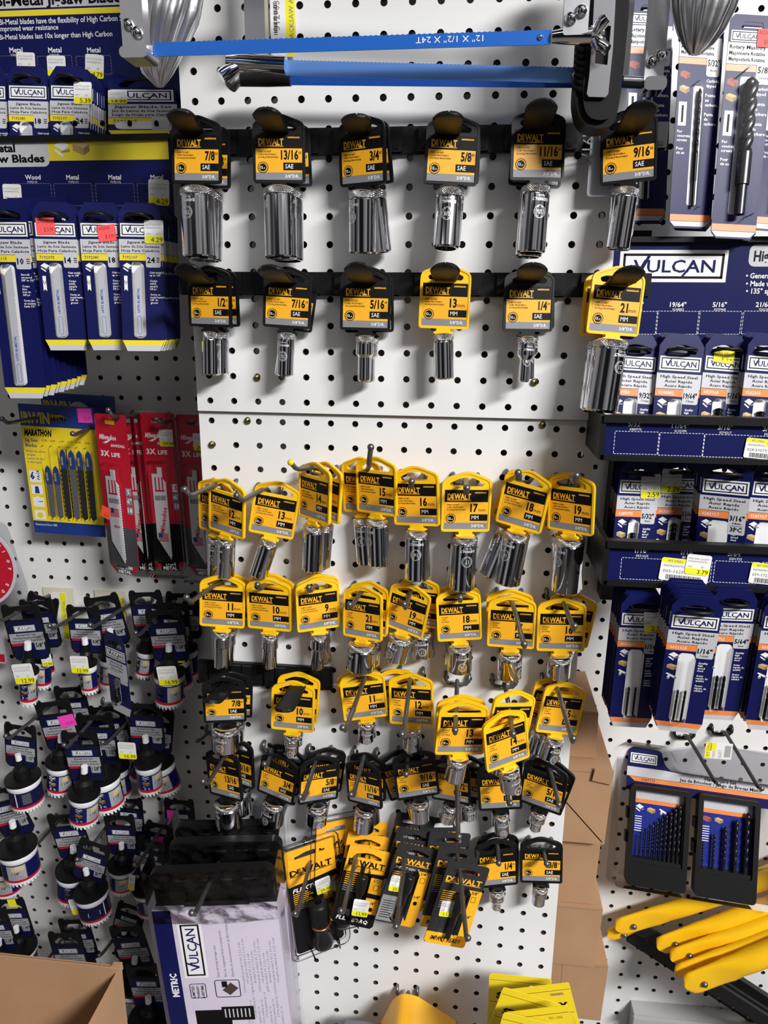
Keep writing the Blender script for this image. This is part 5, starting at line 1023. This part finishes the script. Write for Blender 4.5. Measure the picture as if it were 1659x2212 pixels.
for (u, v, w, h, lab) in ((127, 1288, .045, .026, 'yellowed tape strip above the top left hole saws'), (238, 1290, .045, .020, 'yellowed tape strip above the top middle hole saws')):
    b = MB(); b.box((-w / 2, -.0006, -h / 2), (w / 2, 0, h / 2), mat('old_tape', (214, 208, 186), .5)); o = obj('tape_strip', b, None, P(u, v, .176)); tag(o, lab, 'tape')
for (u, v, h, lab) in ((131, 1330, .070, 'white and yellow sideways price tag under the top left hook'), (256, 1335, .062, 'yellow price tag edge beside the 3/4 inch hole saws')):
    b = MB(); b.plate(rrect(-.011, -h / 2, .011, h / 2, .002), [], -.0003, 0, lwht); b.rect(.002, -h / 2 + .0005, .0105, h / 2 - .0005, lyel, -.0005); b.text('HOLE SAW BI-METAL', .009, -h * .45, .004, ink, -.0007, rot=90); b.text('066-3660', -.003, -h * .3, .005, ink, -.0007, rot=90); o = obj('price_sticker', b, None, P(u, v, .160)); tag(o, lab, 'price sticker')
# vertical drill card leaning among the hole saws
cs = vcard_mesh(sil, ('Pilot Drill', 'Foret Pilote', 'Broca Guía'), '1/4"', '', icons=(), tot=2.5, notes=())
vpack('pilot_drill_pack', 'drill bit pack', 'slanted navy pilot drill card among the hole saws', vpose(z1_(838, 640), z1_(1010, 735), z1_(868, 800), .5, .075), cs, ('bits', 1, .0028, .3, .5), 'leaning drill card')
# round saw blade pack at the left edge
b = MB(); p0 = P(-52, 1222, .12); b.plate(circ(0, 0, .058, 48), [], -.002, 0, sil); b.ring(circ(0, 0, .054, 48), circ(0, 0, .026, 32), crim, -.0021)
for i in range(26):
    a = 6.283 * i / 26; b.text('POINTE EN CARBURE CARBIDE '[i], .047 * math.cos(a), .047 * math.sin(a), .0042, pwht, -.0023, rot=math.degrees(a) - 90, b=.03)
b.plate(rpoly([(-.07, -.065), (.062, -.065), (.070, -.03), (.058, .02), (.05, .062), (-.07, .062)], .012), [], .0003, .002, clear('milky_plastic', .2, (.85, .85, .87), .3))
o = obj('saw_blade_pack', b, None, p0); tag(o, 'round red circular saw blade pack cut by the left edge', 'saw blade')
b = MB(); b.plate(rrect(-.035, -.02, .017, .02, .004), [], -.002, 0, sil); b.rect(-.034, -.018, .015, -.006, crim, -.0022); o = obj('saw_blade_pack', b, None, P(-12, 1402, .13)); tag(o, 'red and grey pack edge below the round saw blade pack', 'saw blade')
# ------------------------------------------------------------------ tap and die cases in plastic wrap
lav = mat('sleeve_print', (214, 206, 222), .4)
def case(label, px, Y, full):
    """px: top-left, top-right of the black case front; Y its front plane"""
    A = P(*px[0], Y); B = P(*px[1], Y + .013); d = B - A; roll = math.atan2(d.z, math.hypot(d.x, d.y)); W_ = d.length; H_ = .30; T = .030
    M = Matrix.Translation((A + B) / 2) @ Matrix.Rotation(math.atan2(d.y, d.x), 4, 'Z') @ Matrix.Rotation(-roll, 4, 'Y'); t = thing('tap_and_die_set', label, 'tool case', M, 'tap and die sets in plastic wrap'); h = W_ / 2
    b = MB(); b.plate(rrect(-h, -.024, h, 0, .010, 6), [], 0, .011, black); b.plate(inset(rrect(-h, -.024, h, 0, .010, 6), .003), [], -.0025, .0001, black)
    for i in range(4): b.box((-h + .03 + i * .024, -.0033, -.010), (-h + .042 + i * .024, -.0024, -.0085), mat('worn_black', (44, 44, 46), .5))
    b.plate(rrect(-h + .002, -.045, h - .002, -.022, .004), [], .005, .010, black); b.plate(rrect(-h, -H_, h, -.040, .008, 6), [], .004, T, black); b.box((-h * .5, .0015, -.052), (h * .55, .0045, -.040), black, .003); b.box((-h * .9, .001, -.038), (-h * .45, .006, -.026), black, .004)
    obj('case', b, t)
    if full:
        s = MB(); zt = -full; y = -.003; s.box((-h - .001, y, -H_ + .002), (h + .001, T + .001, zt), lav); y -= .0002
        nv = .115 * W_ * 2; s.rect(-h - .001, -H_ + .002, -h + nv * .62, zt, navy, y); s.text('METRIC', -h + nv * .47, zt - .115, .0072, pwht, y - .0001, rot=90, b=.04, sx=.9)
        s.poly([(-h - .001, -H_ + .002), (-h + nv * .62, -H_ + .002), (-h + nv * .62, zt - .165), (-h - .001, zt - .155)], crim, y - .00015)
        # logo turned a quarter
        l = MB(); vulcan(l, 0, 0, .074, .0265, 0); n0 = len(s.v); s.v += [(-h + nv * .62 + .031 - v[2], y + v[1], zt - .090 + v[0]) for v in l.v]
        for fc, mi_, sm_ in zip(l.f, l.m, l.sm): s.f.append(tuple(n0 + k for k in fc)); s.m.append(s.mi(l.ml[mi_])); s.sm.append(sm_)
        x0 = -h + nv * .62
        s.ring(rrect(x0 + .008, zt - .118, x0 + .026, zt - .098, .002), inset(rrect(x0 + .008, zt - .118, x0 + .026, zt - .098, .002), .0008), pblk, y); 
        for i, w in enumerate(('LIMITED', 'WARRANTY', 'LIFETIME')): s.text(w, x0 + .013 + i * .0052, zt - .117, .0028, pblk, y - .0001, rot=90, b=.02, w=.0165)
        s.ring(rrect(x0 + .036, zt - .118, x0 + .064, zt - .094, .003), inset(rrect(x0 + .036, zt - .118, x0 + .064, zt - .094, .003), .0009), pblk, y); s.poly([(x0 + .044, zt - .108), (x0 + .052, zt - .115), (x0 + .062, zt - .106), (x0 + .054, zt - .098)], mat('case_brown', (70, 56, 52), .5), y); s.poly([(x0 + .044, zt - .096), (x0 + .050, zt - .096), (x0 + .050, zt - .104), (x0 + .044, zt - .104)], pblk, y)
        for i, w in enumerate(('Easy-carrying storage case', 'Étui de rangement facile à transporter', 'Estuche de almacenamiento de fácil transporte')): s.text(w, x0 + .043 + i * .008, zt - .090, .0028, ink, y, rot=90, b=.01)
        for i in range(11):
            x = x0 + .070 + i * .0042
            if x < h - .004:
                s.text('14 Pernos guide de métal 4, 4.5, 5, 5.5, 6 mm'[(i * 5) % 20:], x, zt - .112 + (i % 2) * .012, .0026, ink, y, rot=90, b=.0); s.text('2 Porte matrice de 1 in', x, zt - .168 + (i % 3) * .01, .0026, ink, y, rot=90, b=.0)
        s.rect(x0 + .010, -H_ + .01, x0 + .050, zt - .135, pblk, y); s.rect(x0 + .040, zt - .150, x0 + .076, zt - .131, pblk, y - .0001)
        for i in range(7): s.rect(x0 + .043 + i * .0045, zt - .146, x0 + .0445 + i * .0045, zt - .134, sil, y - .0002)
        obj('printed_sleeve', s, t)
    # crumpled clear wrap: a slightly larger, noisy skin over the case
    wv = MB(); nx, nz_ = 26, 40; random.seed(int(Y * 1000)); vs = []
    for j in range(nz_ + 1):
        for i in range(nx + 1):
            x = -h - .004 + (W_ + .008) * i / nx; z = .006 - (H_ * .62) * j / nz_; vs.append((x + random.uniform(-1, 1) * .001, -.006 - .004 * math.sin(math.pi * i / nx) + random.uniform(-1, 1) * (.0030 if j < 13 else .0005), z))
    fs = [(j * (nx + 1) + i, (j + 1) * (nx + 1) + i, (j + 1) * (nx + 1) + i + 1, j * (nx + 1) + i + 1) for j in range(nz_) for i in range(nx)]
    kk = 14 * nx; wv.add(vs, fs[kk:], clear('shrink_wrap', .12, (.99, .99, 1), .10), True); wv.add(vs, fs[:kk], clear('crumpled_wrap', .08, (.98, .98, .99), .25, 45), True)
    wv.add([(-h - .004, -.006, .006), (h + .004, -.006, .006), (h + .004, T + .003, .006), (-h - .004, T + .003, .006), (-h - .004, -.006, -H_), (-h - .004, T + .003, -H_), (h + .004, -.006, -H_), (h + .004, T + .003, -H_)], [(0, 1, 2, 3), (0, 3, 5, 4), (1, 6, 7, 2)], clear('shrink_wrap'))
    obj('plastic_wrap', wv, t); return t
case('front tap and die case with metric sleeve in clear plastic wrap', ((318, 1886), (588, 1875)), -.125, .046)
case('second black tap and die case in wrap, behind the front one', ((362, 1822), (606, 1816)), -.075, .06)
case('third black tap and die case, closest to the panel', ((376, 1785), (600, 1781)), -.037, .07)
hook((500, 1812), (421, 1975), (414, 1972), 'long steel peg hook through the tap and die cases', L=.19)
# ------------------------------------------------------------------ adapter cards
def adapter(kind, label, M, W_, H_, grp, price=None, tool='nut', shell=False):
    h = W_ / 2; b = MB(); y = -.0006; z1 = H_ / 2; z0 = -z1; bg_ = dwy if kind == 'flex' or kind == 'yel' else pblk
    low = W_ * .45
    b.plate(rpoly([(-h, z0), (h, z0), (h, z1), (-h, z1)], .0035), [rpoly([(-h * .62, z1 - .012), (h * .62, z1 - .012), (h * .62, z1 - .009), (h * .15, z1 - .006), (-h * .15, z1 - .006), (-h * .62, z1 - .009)], .001)], -.0004, .0004, bg_ if bg_ is dwy else mat('slate_print', (44, 44, 46), .5, spec=.25), sil)
    if bg_ is dwy: b.poly([(-h, z1 - H_ * .34), (-h, z0 + .003), (-h + .003, z0), (h - .003, z0), (h, z0 + .003), (h, z1 - H_ * .30)], pblk, y)
    lz = z1 - H_ * .24; dewalt(b, -h * .88, lz, W_ * .125, pblk if bg_ is dwy else dwy, y - .0001, W_ * .86)
    if kind == 'flex': b.text('FLEXTORQ', -h * .85, z1 - H_ * .40, W_ * .085, pwht, y - .0002, b=.02, w=W_ * .74, sh=.2)
    if kind == 'yel': b.text('FLEXTORQ', -h * .8, z0 + H_ * .05, W_ * .085, pwht, y - .0002, b=.02, w=W_ * .76, sh=.2)
    if kind == 'blk': b.text('IMPACT READY', -h * .8, z1 - H_ * .31, W_ * .055, pwht, y - .0002, b=.03, w=W_ * .6, sh=.2)
    if kind == 'imp': b.poly([(-h, z0 + .003), (-h + .003, z0), (h - .003, z0), (h, z0 + .003), (h, z0 + H_ * .14), (-h, z0 + H_ * .14)], dwy, y - .0001); b.text('IMPACT READY', -h * .75, z0 + H_ * .045, W_ * .10, pblk, y - .0002, b=.03, w=W_ * .75, sh=.2)
    x0 = h * .36; zt = z1 - H_ * (.36 if kind in ('flex', 'yel') else .30); 
    if kind == 'blk' or kind == 'imp': b.poly([(x0 * .9, z0), (h - .003, z0), (h, z0 + .003), (h, zt), (x0, zt)], dwy, y - .0001)
    else: b.rect(x0, zt - H_ * .2, h - .0006, zt, dwy, y - .0001); b.rect(x0, zt - H_ * .46, h - .0006, zt - H_ * .26, dwy, y - .0001)
    b.text('1/2"' if kind == 'yel' else ('3/8"' if kind == 'imp' else '1/4"'), (x0 + h) / 2, zt - .0045, .0036, pblk, y - .0002, al='c', b=.02); b.ring(rrect((x0 + h) / 2 - .0028, zt - .0135, (x0 + h) / 2 + .0028, zt - .007, .001), inset(rrect((x0 + h) / 2 - .0028, zt - .0135, (x0 + h) / 2 + .0028, zt - .007, .001), .0005), pblk, y - .0002)
    b.poly(circ((x0 + h) / 2, zt - H_ * .40, .0026, 6), pblk, y - .0002); b.text('1/4"', (x0 + h) / 2, zt - H_ * .34, .0034, pblk, y - .0002, al='c', b=.02)
    for i in range(9): b.rect(-h * .85, z1 - H_ * (.42 if kind == 'flex' else .36) - i * .0024, -h * .85 + W_ * (.30 + .05 * (i % 3)), z1 - H_ * (.42 if kind == 'flex' else .36) - i * .0024 + .0009, dwy if i < 6 else ink, y - .0002)
    if kind == 'blk': b.rect(-h + .0006, z0 + .002, -h + W_ * .42, z0 + H_ * .34, mat('grey_panel', (140, 140, 142), .45), y - .0001); [b.rect(-h + .003, z0 + .006 + i * .0028, -h + W_ * .36, z0 + .0068 + i * .0028, pblk, y - .0002) for i in range(8)]
    o = obj('adapter_pack', b); o.matrix_world = M; tag(o, label, 'adapter pack', grp)
    if tool == 'drive':      # big impact driver bit holder
        c = MB(); c.lathe([(.0040, .034), (.0095, .033), (.0105, .030), (.0105, .008)], black, 24); c.lathe([(.0105, .008), (.0098, .0075), (.0098, .006), (.0105, .0055)], mat('copper_ring', (190, 120, 80), .3, .8), 24); c.lathe([(.0105, .0055), (.0085, -.002), (.012, -.012), (.012, -.018), (.0095, -.022), (.0001, -.022)], mat('gloss_black', (24, 24, 26), .12), 24); obj('bit_driver', c, o, (0, -.0125, z0 + .032))
    elif tool == 'nut':
        c = MB(); c.lathe([(.0001, .018), (.0052, .018), (.0057, .016), (.0057, .000), (.0036, -.004), (.0034, -.016)], dsteel, 24); c.lathe([(.0032, -.016), (.0032, -.032), (.0001, -.032)], dsteel, 6, False); obj('socket_adapter', c, o, (-.0015, -.0068, z0 + H_ * .47))
        c = MB(); c.plate(rrect(-.012, z0 + H_ * .12, .006, z0 + H_ * .76, .004), [], -.0135, -.0008, clr); obj('blister', c, o)
    if shell:
        c = MB(); c.tube([(p_[0], -.002, p_[1]) for p_ in rrect(-h - .004, z0 - .004, h + .004, z1 + .006, .006)], .0032, clear('clamshell_plastic', .08, (.93, .93, .95), .22), 8, closed=True); c.plate(rrect(-h - .004, z0 - .004, h + .004, z1 + .006, .006), [], -.004, -.0036, clr); c.plate(rpoly([(-.016, z0 + .006), (.016, z0 + .006), (.014, z0 + .068), (-.012, z0 + .070)], .008), [], -.027, -.0041, clr); obj('clamshell', c, o)
    if price: obj('price_sticker', sticker(price[0], .0175, .0185, code='014 277-3391'), o, (price[1], price[3] if len(price) > 3 else -.0012, price[2]), (0, R(-4), 0))
    return o
def behind(o, n, dx, dy, dz, lab, roll=0):
    for i in range(n):
        k = o.copy(); COL.objects.link(k); k.matrix_world = Matrix.Translation((dx * (i + 1), dy * (i + 1), dz * (i + 1))) @ o.matrix_world.copy() @ Matrix.Rotation(R(roll * (i + 1)), 4, 'Y'); k['label'] = ('next', 'third', 'hindmost')[i] + ' ' + lab
        for ch in o.children:
            if ch.name.startswith('price'): continue
            c = ch.copy(); COL.objects.link(c); c.parent = k
def bpose(*a, **k):
    p_ = pose(*a, **k); return p_
M = bpose((612.6, 1844.4), (718.3, 1808), (641.8, 2062.5), .056, .129, -.036, ss=.06, sy=.01); bpy.context.view_layer.update()
o = adapter('flex', 'clear clamshell with black bit driver on yellow and black card, 29.99 sticker', M, .056, .129, 'clamshell adapter packs', ('29.99', .010, .014, -.0052), 'drive', True)
o.matrix_world = M; bpy.context.view_layer.update(); behind(o, 1, .026, .018, .020, 'clear clamshell pack behind the one with the 29.99 sticker', 8)
M = bpose((757.4, 1821.6), (845.3, 1842.8), (714, 1989), .048, .088, -.045, ss=.06, sy=.01); o = adapter('yel', 'yellow topped black adapter card with 11.99 sticker', M, .048, .088, 'yellow topped adapter cards', ('11.99', .002, -.014, -.0185), 'nut')
bpy.context.view_layer.update(); behind(o, 2, -.001, .014, .007, 'yellow topped adapter card behind the 11.99 one', -4)
M = bpose((863.2, 1817.7), (947.8, 1836.3), (807.9, 1987.6), .047, .095, -.046, ss=.06, sy=.01); o = adapter('blk', 'black and yellow adapter card with 10.99 sticker', M, .047, .095, 'black adapter cards', ('10.99', -.011, .000), 'nut')
bpy.context.view_layer.update(); behind(o, 2, -.001, .015, .009, 'black adapter card behind the 10.99 one', -2)
M = bpose((970.6, 1857.4), (1058.5, 1875.3), (913.7, 2033), .048, .096, -.060, ss=.06, sy=.01); o = adapter('imp', 'lowest black adapter card with yellow foot and 11.99 sticker', M, .048, .096, 'black adapter cards with yellow foot', ('11.99', -.0085, -.006), 'nut')
bpy.context.view_layer.update(); behind(o, 3, -.008, .017, .006, 'black adapter card behind the lowest one', -4)
# ------------------------------------------------------------------ yellow cards at the bottom edge
def stan(label, TL, TR, Y):
    A = P(*TL, Y); B = P(*TR, Y); d = B - A; roll = math.atan2(d.z, d.x); W_ = d.length; h = W_ / 2; M = Matrix.Translation((A + B) / 2) @ Matrix.Rotation(-roll, 4, 'Y'); b = MB(); y = -.0006
    b.plate(rpoly([(-h, -.11), (h, -.11), (h, 0), (-h, 0)], .003), [rpoly([(h * .30, -.016), (h * .75, -.016), (h * .75, -.012), (h * .30, -.012)], .002)], -.0004, .0004, cyel, sil); b.rect(-h + .001, -.0085, h - .001, -.0080, pblk, y)
    b.text('STANLEY', -h * .75, -.034, .0085, pblk, y, b=.05, w=W_ * .78); b.rect(-h + .002, -.040, h - .002, -.0395, pblk, y)
    o = obj('tool_card', b); o.matrix_world = M; tag(o, label, 'tool card', 'yellow tool cards at the bottom'); c = MB(); c.plate(rrect(-h * .9, -.106, h * .9, -.042, .004), [], -.010, -.0008, clr); obj('blister', c, o)
    c = MB(); c.lathe([(.0001, .02), (.003, .02), (.004, -.02), (.0001, -.02)], dsteel, 16); obj('tool', c, o, (0, -.0055, -.083)); return o
stan('hindmost yellow tool card at the bottom edge, upright', (1057, 2102), (1192, 2115), -.05)
stan('second yellow tool card from the back, tilted up to the right', (1092, 2138), (1229, 2122), -.08)
stan('third yellow tool card from the back, tilted down to the right', (1087, 2132), (1214, 2170), -.105)
stan('front yellow tool card at the bottom, tilted up to the right', (1090, 2187), (1226, 2171), -.130)
stan('lowest yellow tool card cut by the bottom edge', (1088, 2186), (1216, 2218), -.150)
ybody = mat('amber_plastic', (246, 180, 36), .35)
b = MB(); pts = [P(u, v, -.032) for u, v in ((868, 2148), (900, 2154), (985, 2208), (1030, 2330), (770, 2330), (822, 2212), (848, 2162))]; pp = rpoly([(p.x, p.z) for p in pts][::-1], .006)
b.plate(pp, [], -.070, -.030, ybody); b.plate(inset(pp, .004), [], -.075, -.0699, ybody); O_ = P(880, 2250, -.05); t = thing('yellow_tool', 'rounded amber plastic tool hanging at the bottom edge', 'tool', Matrix.Translation(O_)); obj('body', shift(b, O_), t)
b = MB(); a = P(742, 2203, -.036); c = P(835, 2330, -.036); b.box((a.x, -.06, c.z), (c.x, -.035, a.z), mat('mid_grey', (104, 104, 108), .5), .003); obj('grey_side', shift(b, O_), t)
# ------------------------------------------------------------------ cardboard
tape_ = mat('carton_edge', (140, 104, 76), .9)
Yb = -.42; a = P(-120, 2100, Yb + .21); c = P(263, 2086, Yb + .21); b = MB(); w = .004; x0, x1, z1 = a.x - .1, c.x, c.z; z0 = z1 - .16; y0, y1 = Yb, Yb + .21
for q_ in (((x0, y0, z0), (x1, y0 + w, z1)), ((x0, y1 - w, z0), (x1, y1, z1)), ((x1 - w, y0 + w, z0), (x1, y1 - w, z1 - .004)), ((x0, y0 + w, z0), (x0 + w, y1 - w, z1)), ((x0, y0, z0), (x1, y1, z0 + w))): b.box(*q_, card)
b.add([(x0, y1 - w * .7, z1 + .0002), (x1, y1 - w * .7, z1 + .0002), (x1, y1 - w * .3, z1 + .0002), (x0, y1 - w * .3, z1 + .0002)], [(0, 1, 2, 3)], tape_)
b.plate([(x1 - .012, z1 - .001), (x1 + .001, z1 - .004), (x1 + .0005, z1 + .004), (x1 - .008, z1 + .003)], [], y1 - .003, y1 + .0005, card)
O_ = Vector(((x0 + x1) / 2, (y0 + y1) / 2, z0)); o = obj('cardboard_box', shift(b, O_), None, O_); tag(o, 'open brown cardboard box in the lower left corner', 'box')
for i, (u, v0, v1, yy, lab) in enumerate(((1302, 1552, 1655, .06, 'topmost brown carton wedged behind the front panel'), (1318, 1655, 1815, .035, 'second brown carton from the top, with a bent corner and diagonal seam'), (1296, 1815, 1962, .05, 'third brown carton from the top behind the panel'), (1298, 1962, 2092, .045, 'fourth brown carton from the top behind the panel'), (1311, 2092, 2215, .05, 'lowest brown carton behind the front panel'))):
    A = P(u, v0, .045); B = P(u, v1, .045); x1 = A.x; x0 = x1 - .17; b = MB(); ln = tape_
    b.plate(rpoly([(x0, B.z + .0006), (x1, B.z + .0006), (x1 + random.uniform(-.003, .003), A.z - .0006), (x0, A.z - .0006)], .0015), [], yy, .165, card)
    b.rect(x1 - .055, B.z + .001, x1 - .0545, A.z - .001, ln, yy - .0002)
    if i == 1: b.line(x1 - .050, A.z - .045, x1 - .003, B.z + .004, .0012, pblk, yy - .0003); b.plate([(x1 - .022, A.z - .012), (x1 + .001, A.z - .016), (x1 + .002, A.z + .002), (x1 - .020, A.z + .003)], [], yy - .004, yy - .0005, card)
    b.rect(x0 + .002, A.z - .004, x1 - .002, A.z - .0034, ln, yy - .0002); O_ = Vector(((x0 + x1) / 2, .1, B.z)); o = obj('carton', shift(b, O_), None, O_); tag(o, lab, 'box', 'cartons behind the panel')
# ------------------------------------------------------------------ boxed drill set, right
z7 = lambda x, y: (1159 + x / 3.318, 1560 + y / 3.3175)
M = pose(z7(650, 305), (1640, 1694), z7(600, 1130), .190, .170, .02, sy=.05, ss=.05); W_, H_ = .190, .170; h = W_ / 2; z1 = H_ / 2; z0 = -z1
t = thing('drill_set', 'clear clamshell drill set with navy case halves, lower right', 'drill set', M)
b = MB(); y = -.0006; out = rpoly([(-h, z1 - .035), (h + .05, z1 - .035), (h + .05, z1), (-h + .065, z1), (-h + .055, z1 + .008), (-h + .048, z1 + .028), (-h + .006, z1 + .030), (-h, z1 + .024)], .004)
b.plate(out, [], -.0004, .0004, navy); b.poly([(-h, z1 - .014), (h + .05, z1 - .014), (h + .05, z1 - .001), (-h + .07, z1 - .001), (-h + .055, z1), (-h, z1)], sil, y); b.poly([(-h + .012, z1 - .021), (h + .05, z1 - .021), (h + .05, z1 - .0145), (-h + .004, z1 - .0145)], voran, y)
vulcan(b, -h + .004, z1 + .006, -h + .043, z1 + .021, y); b.text("Handyman's Set", h - .055, z1 - .0065, .0048, pblk, y - .0001, al='c', b=.03); b.text('Jeu de Bricoleur / Juego de Brocas Mixto', h - .055, z1 - .0125, .0048, pblk, y - .0001, al='c', b=.03); b.text('0587173', -h + .022, z1 - .0195, .004, navy, y - .0001)
obj('header_card', b, t)
for k, xa in enumerate((-h + .006, .008)):
    xb = xa + .086; b = MB(); b.plate(rrect(xa, z0, xb, z1 - .024, .006), [rrect(xa + .007, z0 + .034, xb - .007, z1 - .030, .002)], -.016, .004, black); b.rect(xa + .006, z0 + .010, xb - .006, z1 - .029, mat('navy_tray', (26, 40, 130), .35), -.001); b.rect(xa + .007, z1 - .046, xb - .007, z1 - .031, sil, -.0012); b.rect(xa + .007, z1 - .052, xb - .007, z1 - .046, voran, -.0012)
    for i, kk in enumerate(('beam', 'wood', 'pipe') if k == 0 else ('brick', 'wood')): icon(b, kk, xa + .010 + i * .017, z1 - .063, .012, -.0012)
    for i in range(7): b.rect(xa + .010, z1 - .073 - i * .0035, xa + .020, z1 - .0718 - i * .0035, pwht, -.0012)
    b.box((xa + .007, -.013, z0 + .028), (xb - .007, -.002, z0 + .040), black)
    for i, w in enumerate(('1/16', '5/64', '3/32', '7/64', '1/8', '9/64', '5/32', '3/16', '1/4') if k == 0 else ('1/8', '5/32', '3/16', '1/4', '5/16')): b.text(w, xa + .012 + i * (.0078 if k == 0 else .0145), z0 + .0305, .0028, pwht, -.0165 if 0 else -.0132, al='c', sx=.7)
    for dx in (-.004,): b.box((xa + dx, -.010, z0 + .06), (xa + .001, .002, z0 + .075), black); b.box((xa + dx, -.010, z1 - .075), (xa + .001, .002, z1 - .060), black)
    cs_ = obj('case_half', b, t)
    for i in range(12 if k == 0 else 5):
        r_ = .0008 + i * .00024 if k == 0 else .0014 + i * .0007; L_ = (.030 + i * .0058) if k == 0 else (.040 + i * .0125); x = xa + .011 + i * (.0062 if k == 0 else .0150); c = MB(); helix(c, r_, .012, L_, max(3, L_ / (r_ * 8)), mat('oiled_bit', (62, 62, 66), .28, .9)); c.lathe([(r_ * .9, .012), (r_ * .9, 0)], dsteel, 12); obj('drill_bit', c, t, (x, -.0075, z0 + .038))
b = MB(); b.plate(rpoly([(-h - .010, z0 - .004), (h + .05, z0 - .004), (h + .05, z1 + .004), (-h + .085, z1 + .004), (-h + .070, z1 + .014), (-h + .058, z1 + .036), (-h - .004, z1 + .038), (-h - .012, z1 + .028)], .008), [], -.022, .006, clr); obj('clamshell', b, t)
b = MB(); b.plate(rpoly([(-h - .020, z0 - .008), (h + .05, z0 - .008), (h + .05, z1 + .046), (-h - .014, z1 + .046)], .010), [], .006, .0075, clear('milky_plastic')); obj('backing_sheet', b, t)
for (bb, e, tp, lab) in (((1475, 1582), (1544, 1688), (1551, 1692), 'dark peg hook at left above the clear drill set'), ((1556, 1574), (1638, 1700), (1645, 1703), 'dark peg hook at right above the clear drill set')): hook(bb, e, tp, lab, .18, m=dsteel, tipm=steel, grp='dark hooks over the drill set')
a = P(1552, 1622, .10); o = obj('price_sticker', sticker('', .022, .032, 'bar', '005-8717'), None, a, (0, R(-90), 0)); tag(o, 'small white and yellow tag behind the drill set', 'price sticker')
# ------------------------------------------------------------------ yellow bow saws, lower right
ytube = mat('saw_yellow', (250, 196, 24), .32)
def bowsaw(label, tip, ang, Y, wpx, rv):
    A = P(*tip, Y); B = P(tip[0] + 200 * math.cos(R(ang)), tip[1] - 200 * math.sin(R(ang)), Y - .005); d = (B - A).normalized(); s = (P(tip[0], tip[1] - wpx / 2, Y) - P(tip[0], tip[1] + wpx / 2, Y)).z; up = d.cross(Vector((0, 1, 0))).normalized(); 
    if up.z < 0: up = -up
    nn = d.cross(up).normalized(); 
    if nn.y > 0: nn = -nn
    t = thing('bow_saw', label, 'bow saw', Matrix.Translation(A), 'yellow bow saws'); b = MB(); N = 22; n = 20; L_ = .34; vs = []; fs = []
    for i in range(N + 1):
        u = i / N; x = L_ * u ** 1.3; fl = max(0, min(1, (x - .045) / .05)); hh = s / 2 * (1 - .12 * fl); th = .0035 + (s * .40 - .0035) * fl
        if x < .010: hh *= math.sqrt(max(.05, 1 - ((.010 - x) / .010) ** 2))
        for j in range(n):
            a = 6.28318 * j / n; ca, sa = math.cos(a), math.sin(a); k = .55 if fl < .5 else 1
            py = (abs(ca) ** k) * (1 if ca > 0 else -1) * hh; pn = (abs(sa) ** k) * (1 if sa > 0 else -1) * th
            if fl < .4 and sa < 0 and abs(ca) < .55: pn *= .3
            vs.append(d * x + up * py + nn * pn + up * (.006 * u * u))
    fs = [(i * n + j, i * n + (j + 1) % n, (i + 1) * n + (j + 1) % n, (i + 1) * n + j) for i in range(N) for j in range(n)]
    b.add(vs, fs, ytube, True); b.add(vs[:n], [tuple(range(n))], ytube); obj('frame', b, t)
    p_ = P(*rv, Y) - A; c = MB(); c.ball(nn * .0055 + p_, .0042, steel, 14); obj('rivet', c, t)
    c = MB(); dv = (P(rv[0] + 200, rv[1] + 130, Y + .01) - P(*rv, Y)).normalized(); uv = Vector((0, -1, 0)).cross(dv).normalized(); e = p_ + dv * .012
    pts = [e + uv * .009, e - uv * .009]; q2 = e + dv * .26
    c.add([e + uv * .009 + nn * .002, e - uv * .009 + nn * .002, q2 - uv * .010 + nn * .002, q2 + uv * .010 + nn * .002, e + uv * .009 - nn * .003, e - uv * .009 - nn * .003, q2 - uv * .010 - nn * .003, q2 + uv * .010 - nn * .003], [(0, 1, 2, 3), (4, 7, 6, 5), (0, 4, 5, 1), (1, 5, 6, 2), (2, 6, 7, 3), (3, 7, 4, 0)], black)
    for i in range(9): c.ball(e + dv * (.02 + i * .026) - uv * .0085 + nn * .002, .0022, black, 8)
    obj('blade_guard', c, t); return t
bowsaw('hindmost yellow bow saw, its tip furthest left', (1312, 2022), 21, .165, 26, (1348, 2013.6))
bowsaw('second yellow bow saw from the back, above the others', (1330, 2005), 17, .150, 36, (1368, 1995))
bowsaw('third yellow bow saw from the back', (1420, 2046), 20, .135, 38, (1457.7, 2033))
bowsaw('fourth yellow bow saw from the back', (1449, 2071), 19, .120, 36, (1488, 2057.5))
bowsaw('fifth yellow bow saw, just behind the front one', (1459, 2103), 20, .105, 32, (1499, 2092))
bowsaw('front yellow bow saw with the most visible rivet', (1480, 2130), 21, .085, 46, (1520, 2118.6))
a = P(1372, 2206, .16); b = MB(); b.box((a.x, .165, a.z - .1), (a.x + .3, .196, a.z + .002), mat('grey_tray', (176, 174, 174), .4), .001); b.box((a.x - .003, .158, a.z - .006), (a.x + .3, .165, a.z + .006), mat('grey_tray', (176, 174, 174)), .002)
o = obj('metal_tray', shift(b, a), None, a); tag(o, 'light grey metal tray edge in the lower right corner', 'tray')
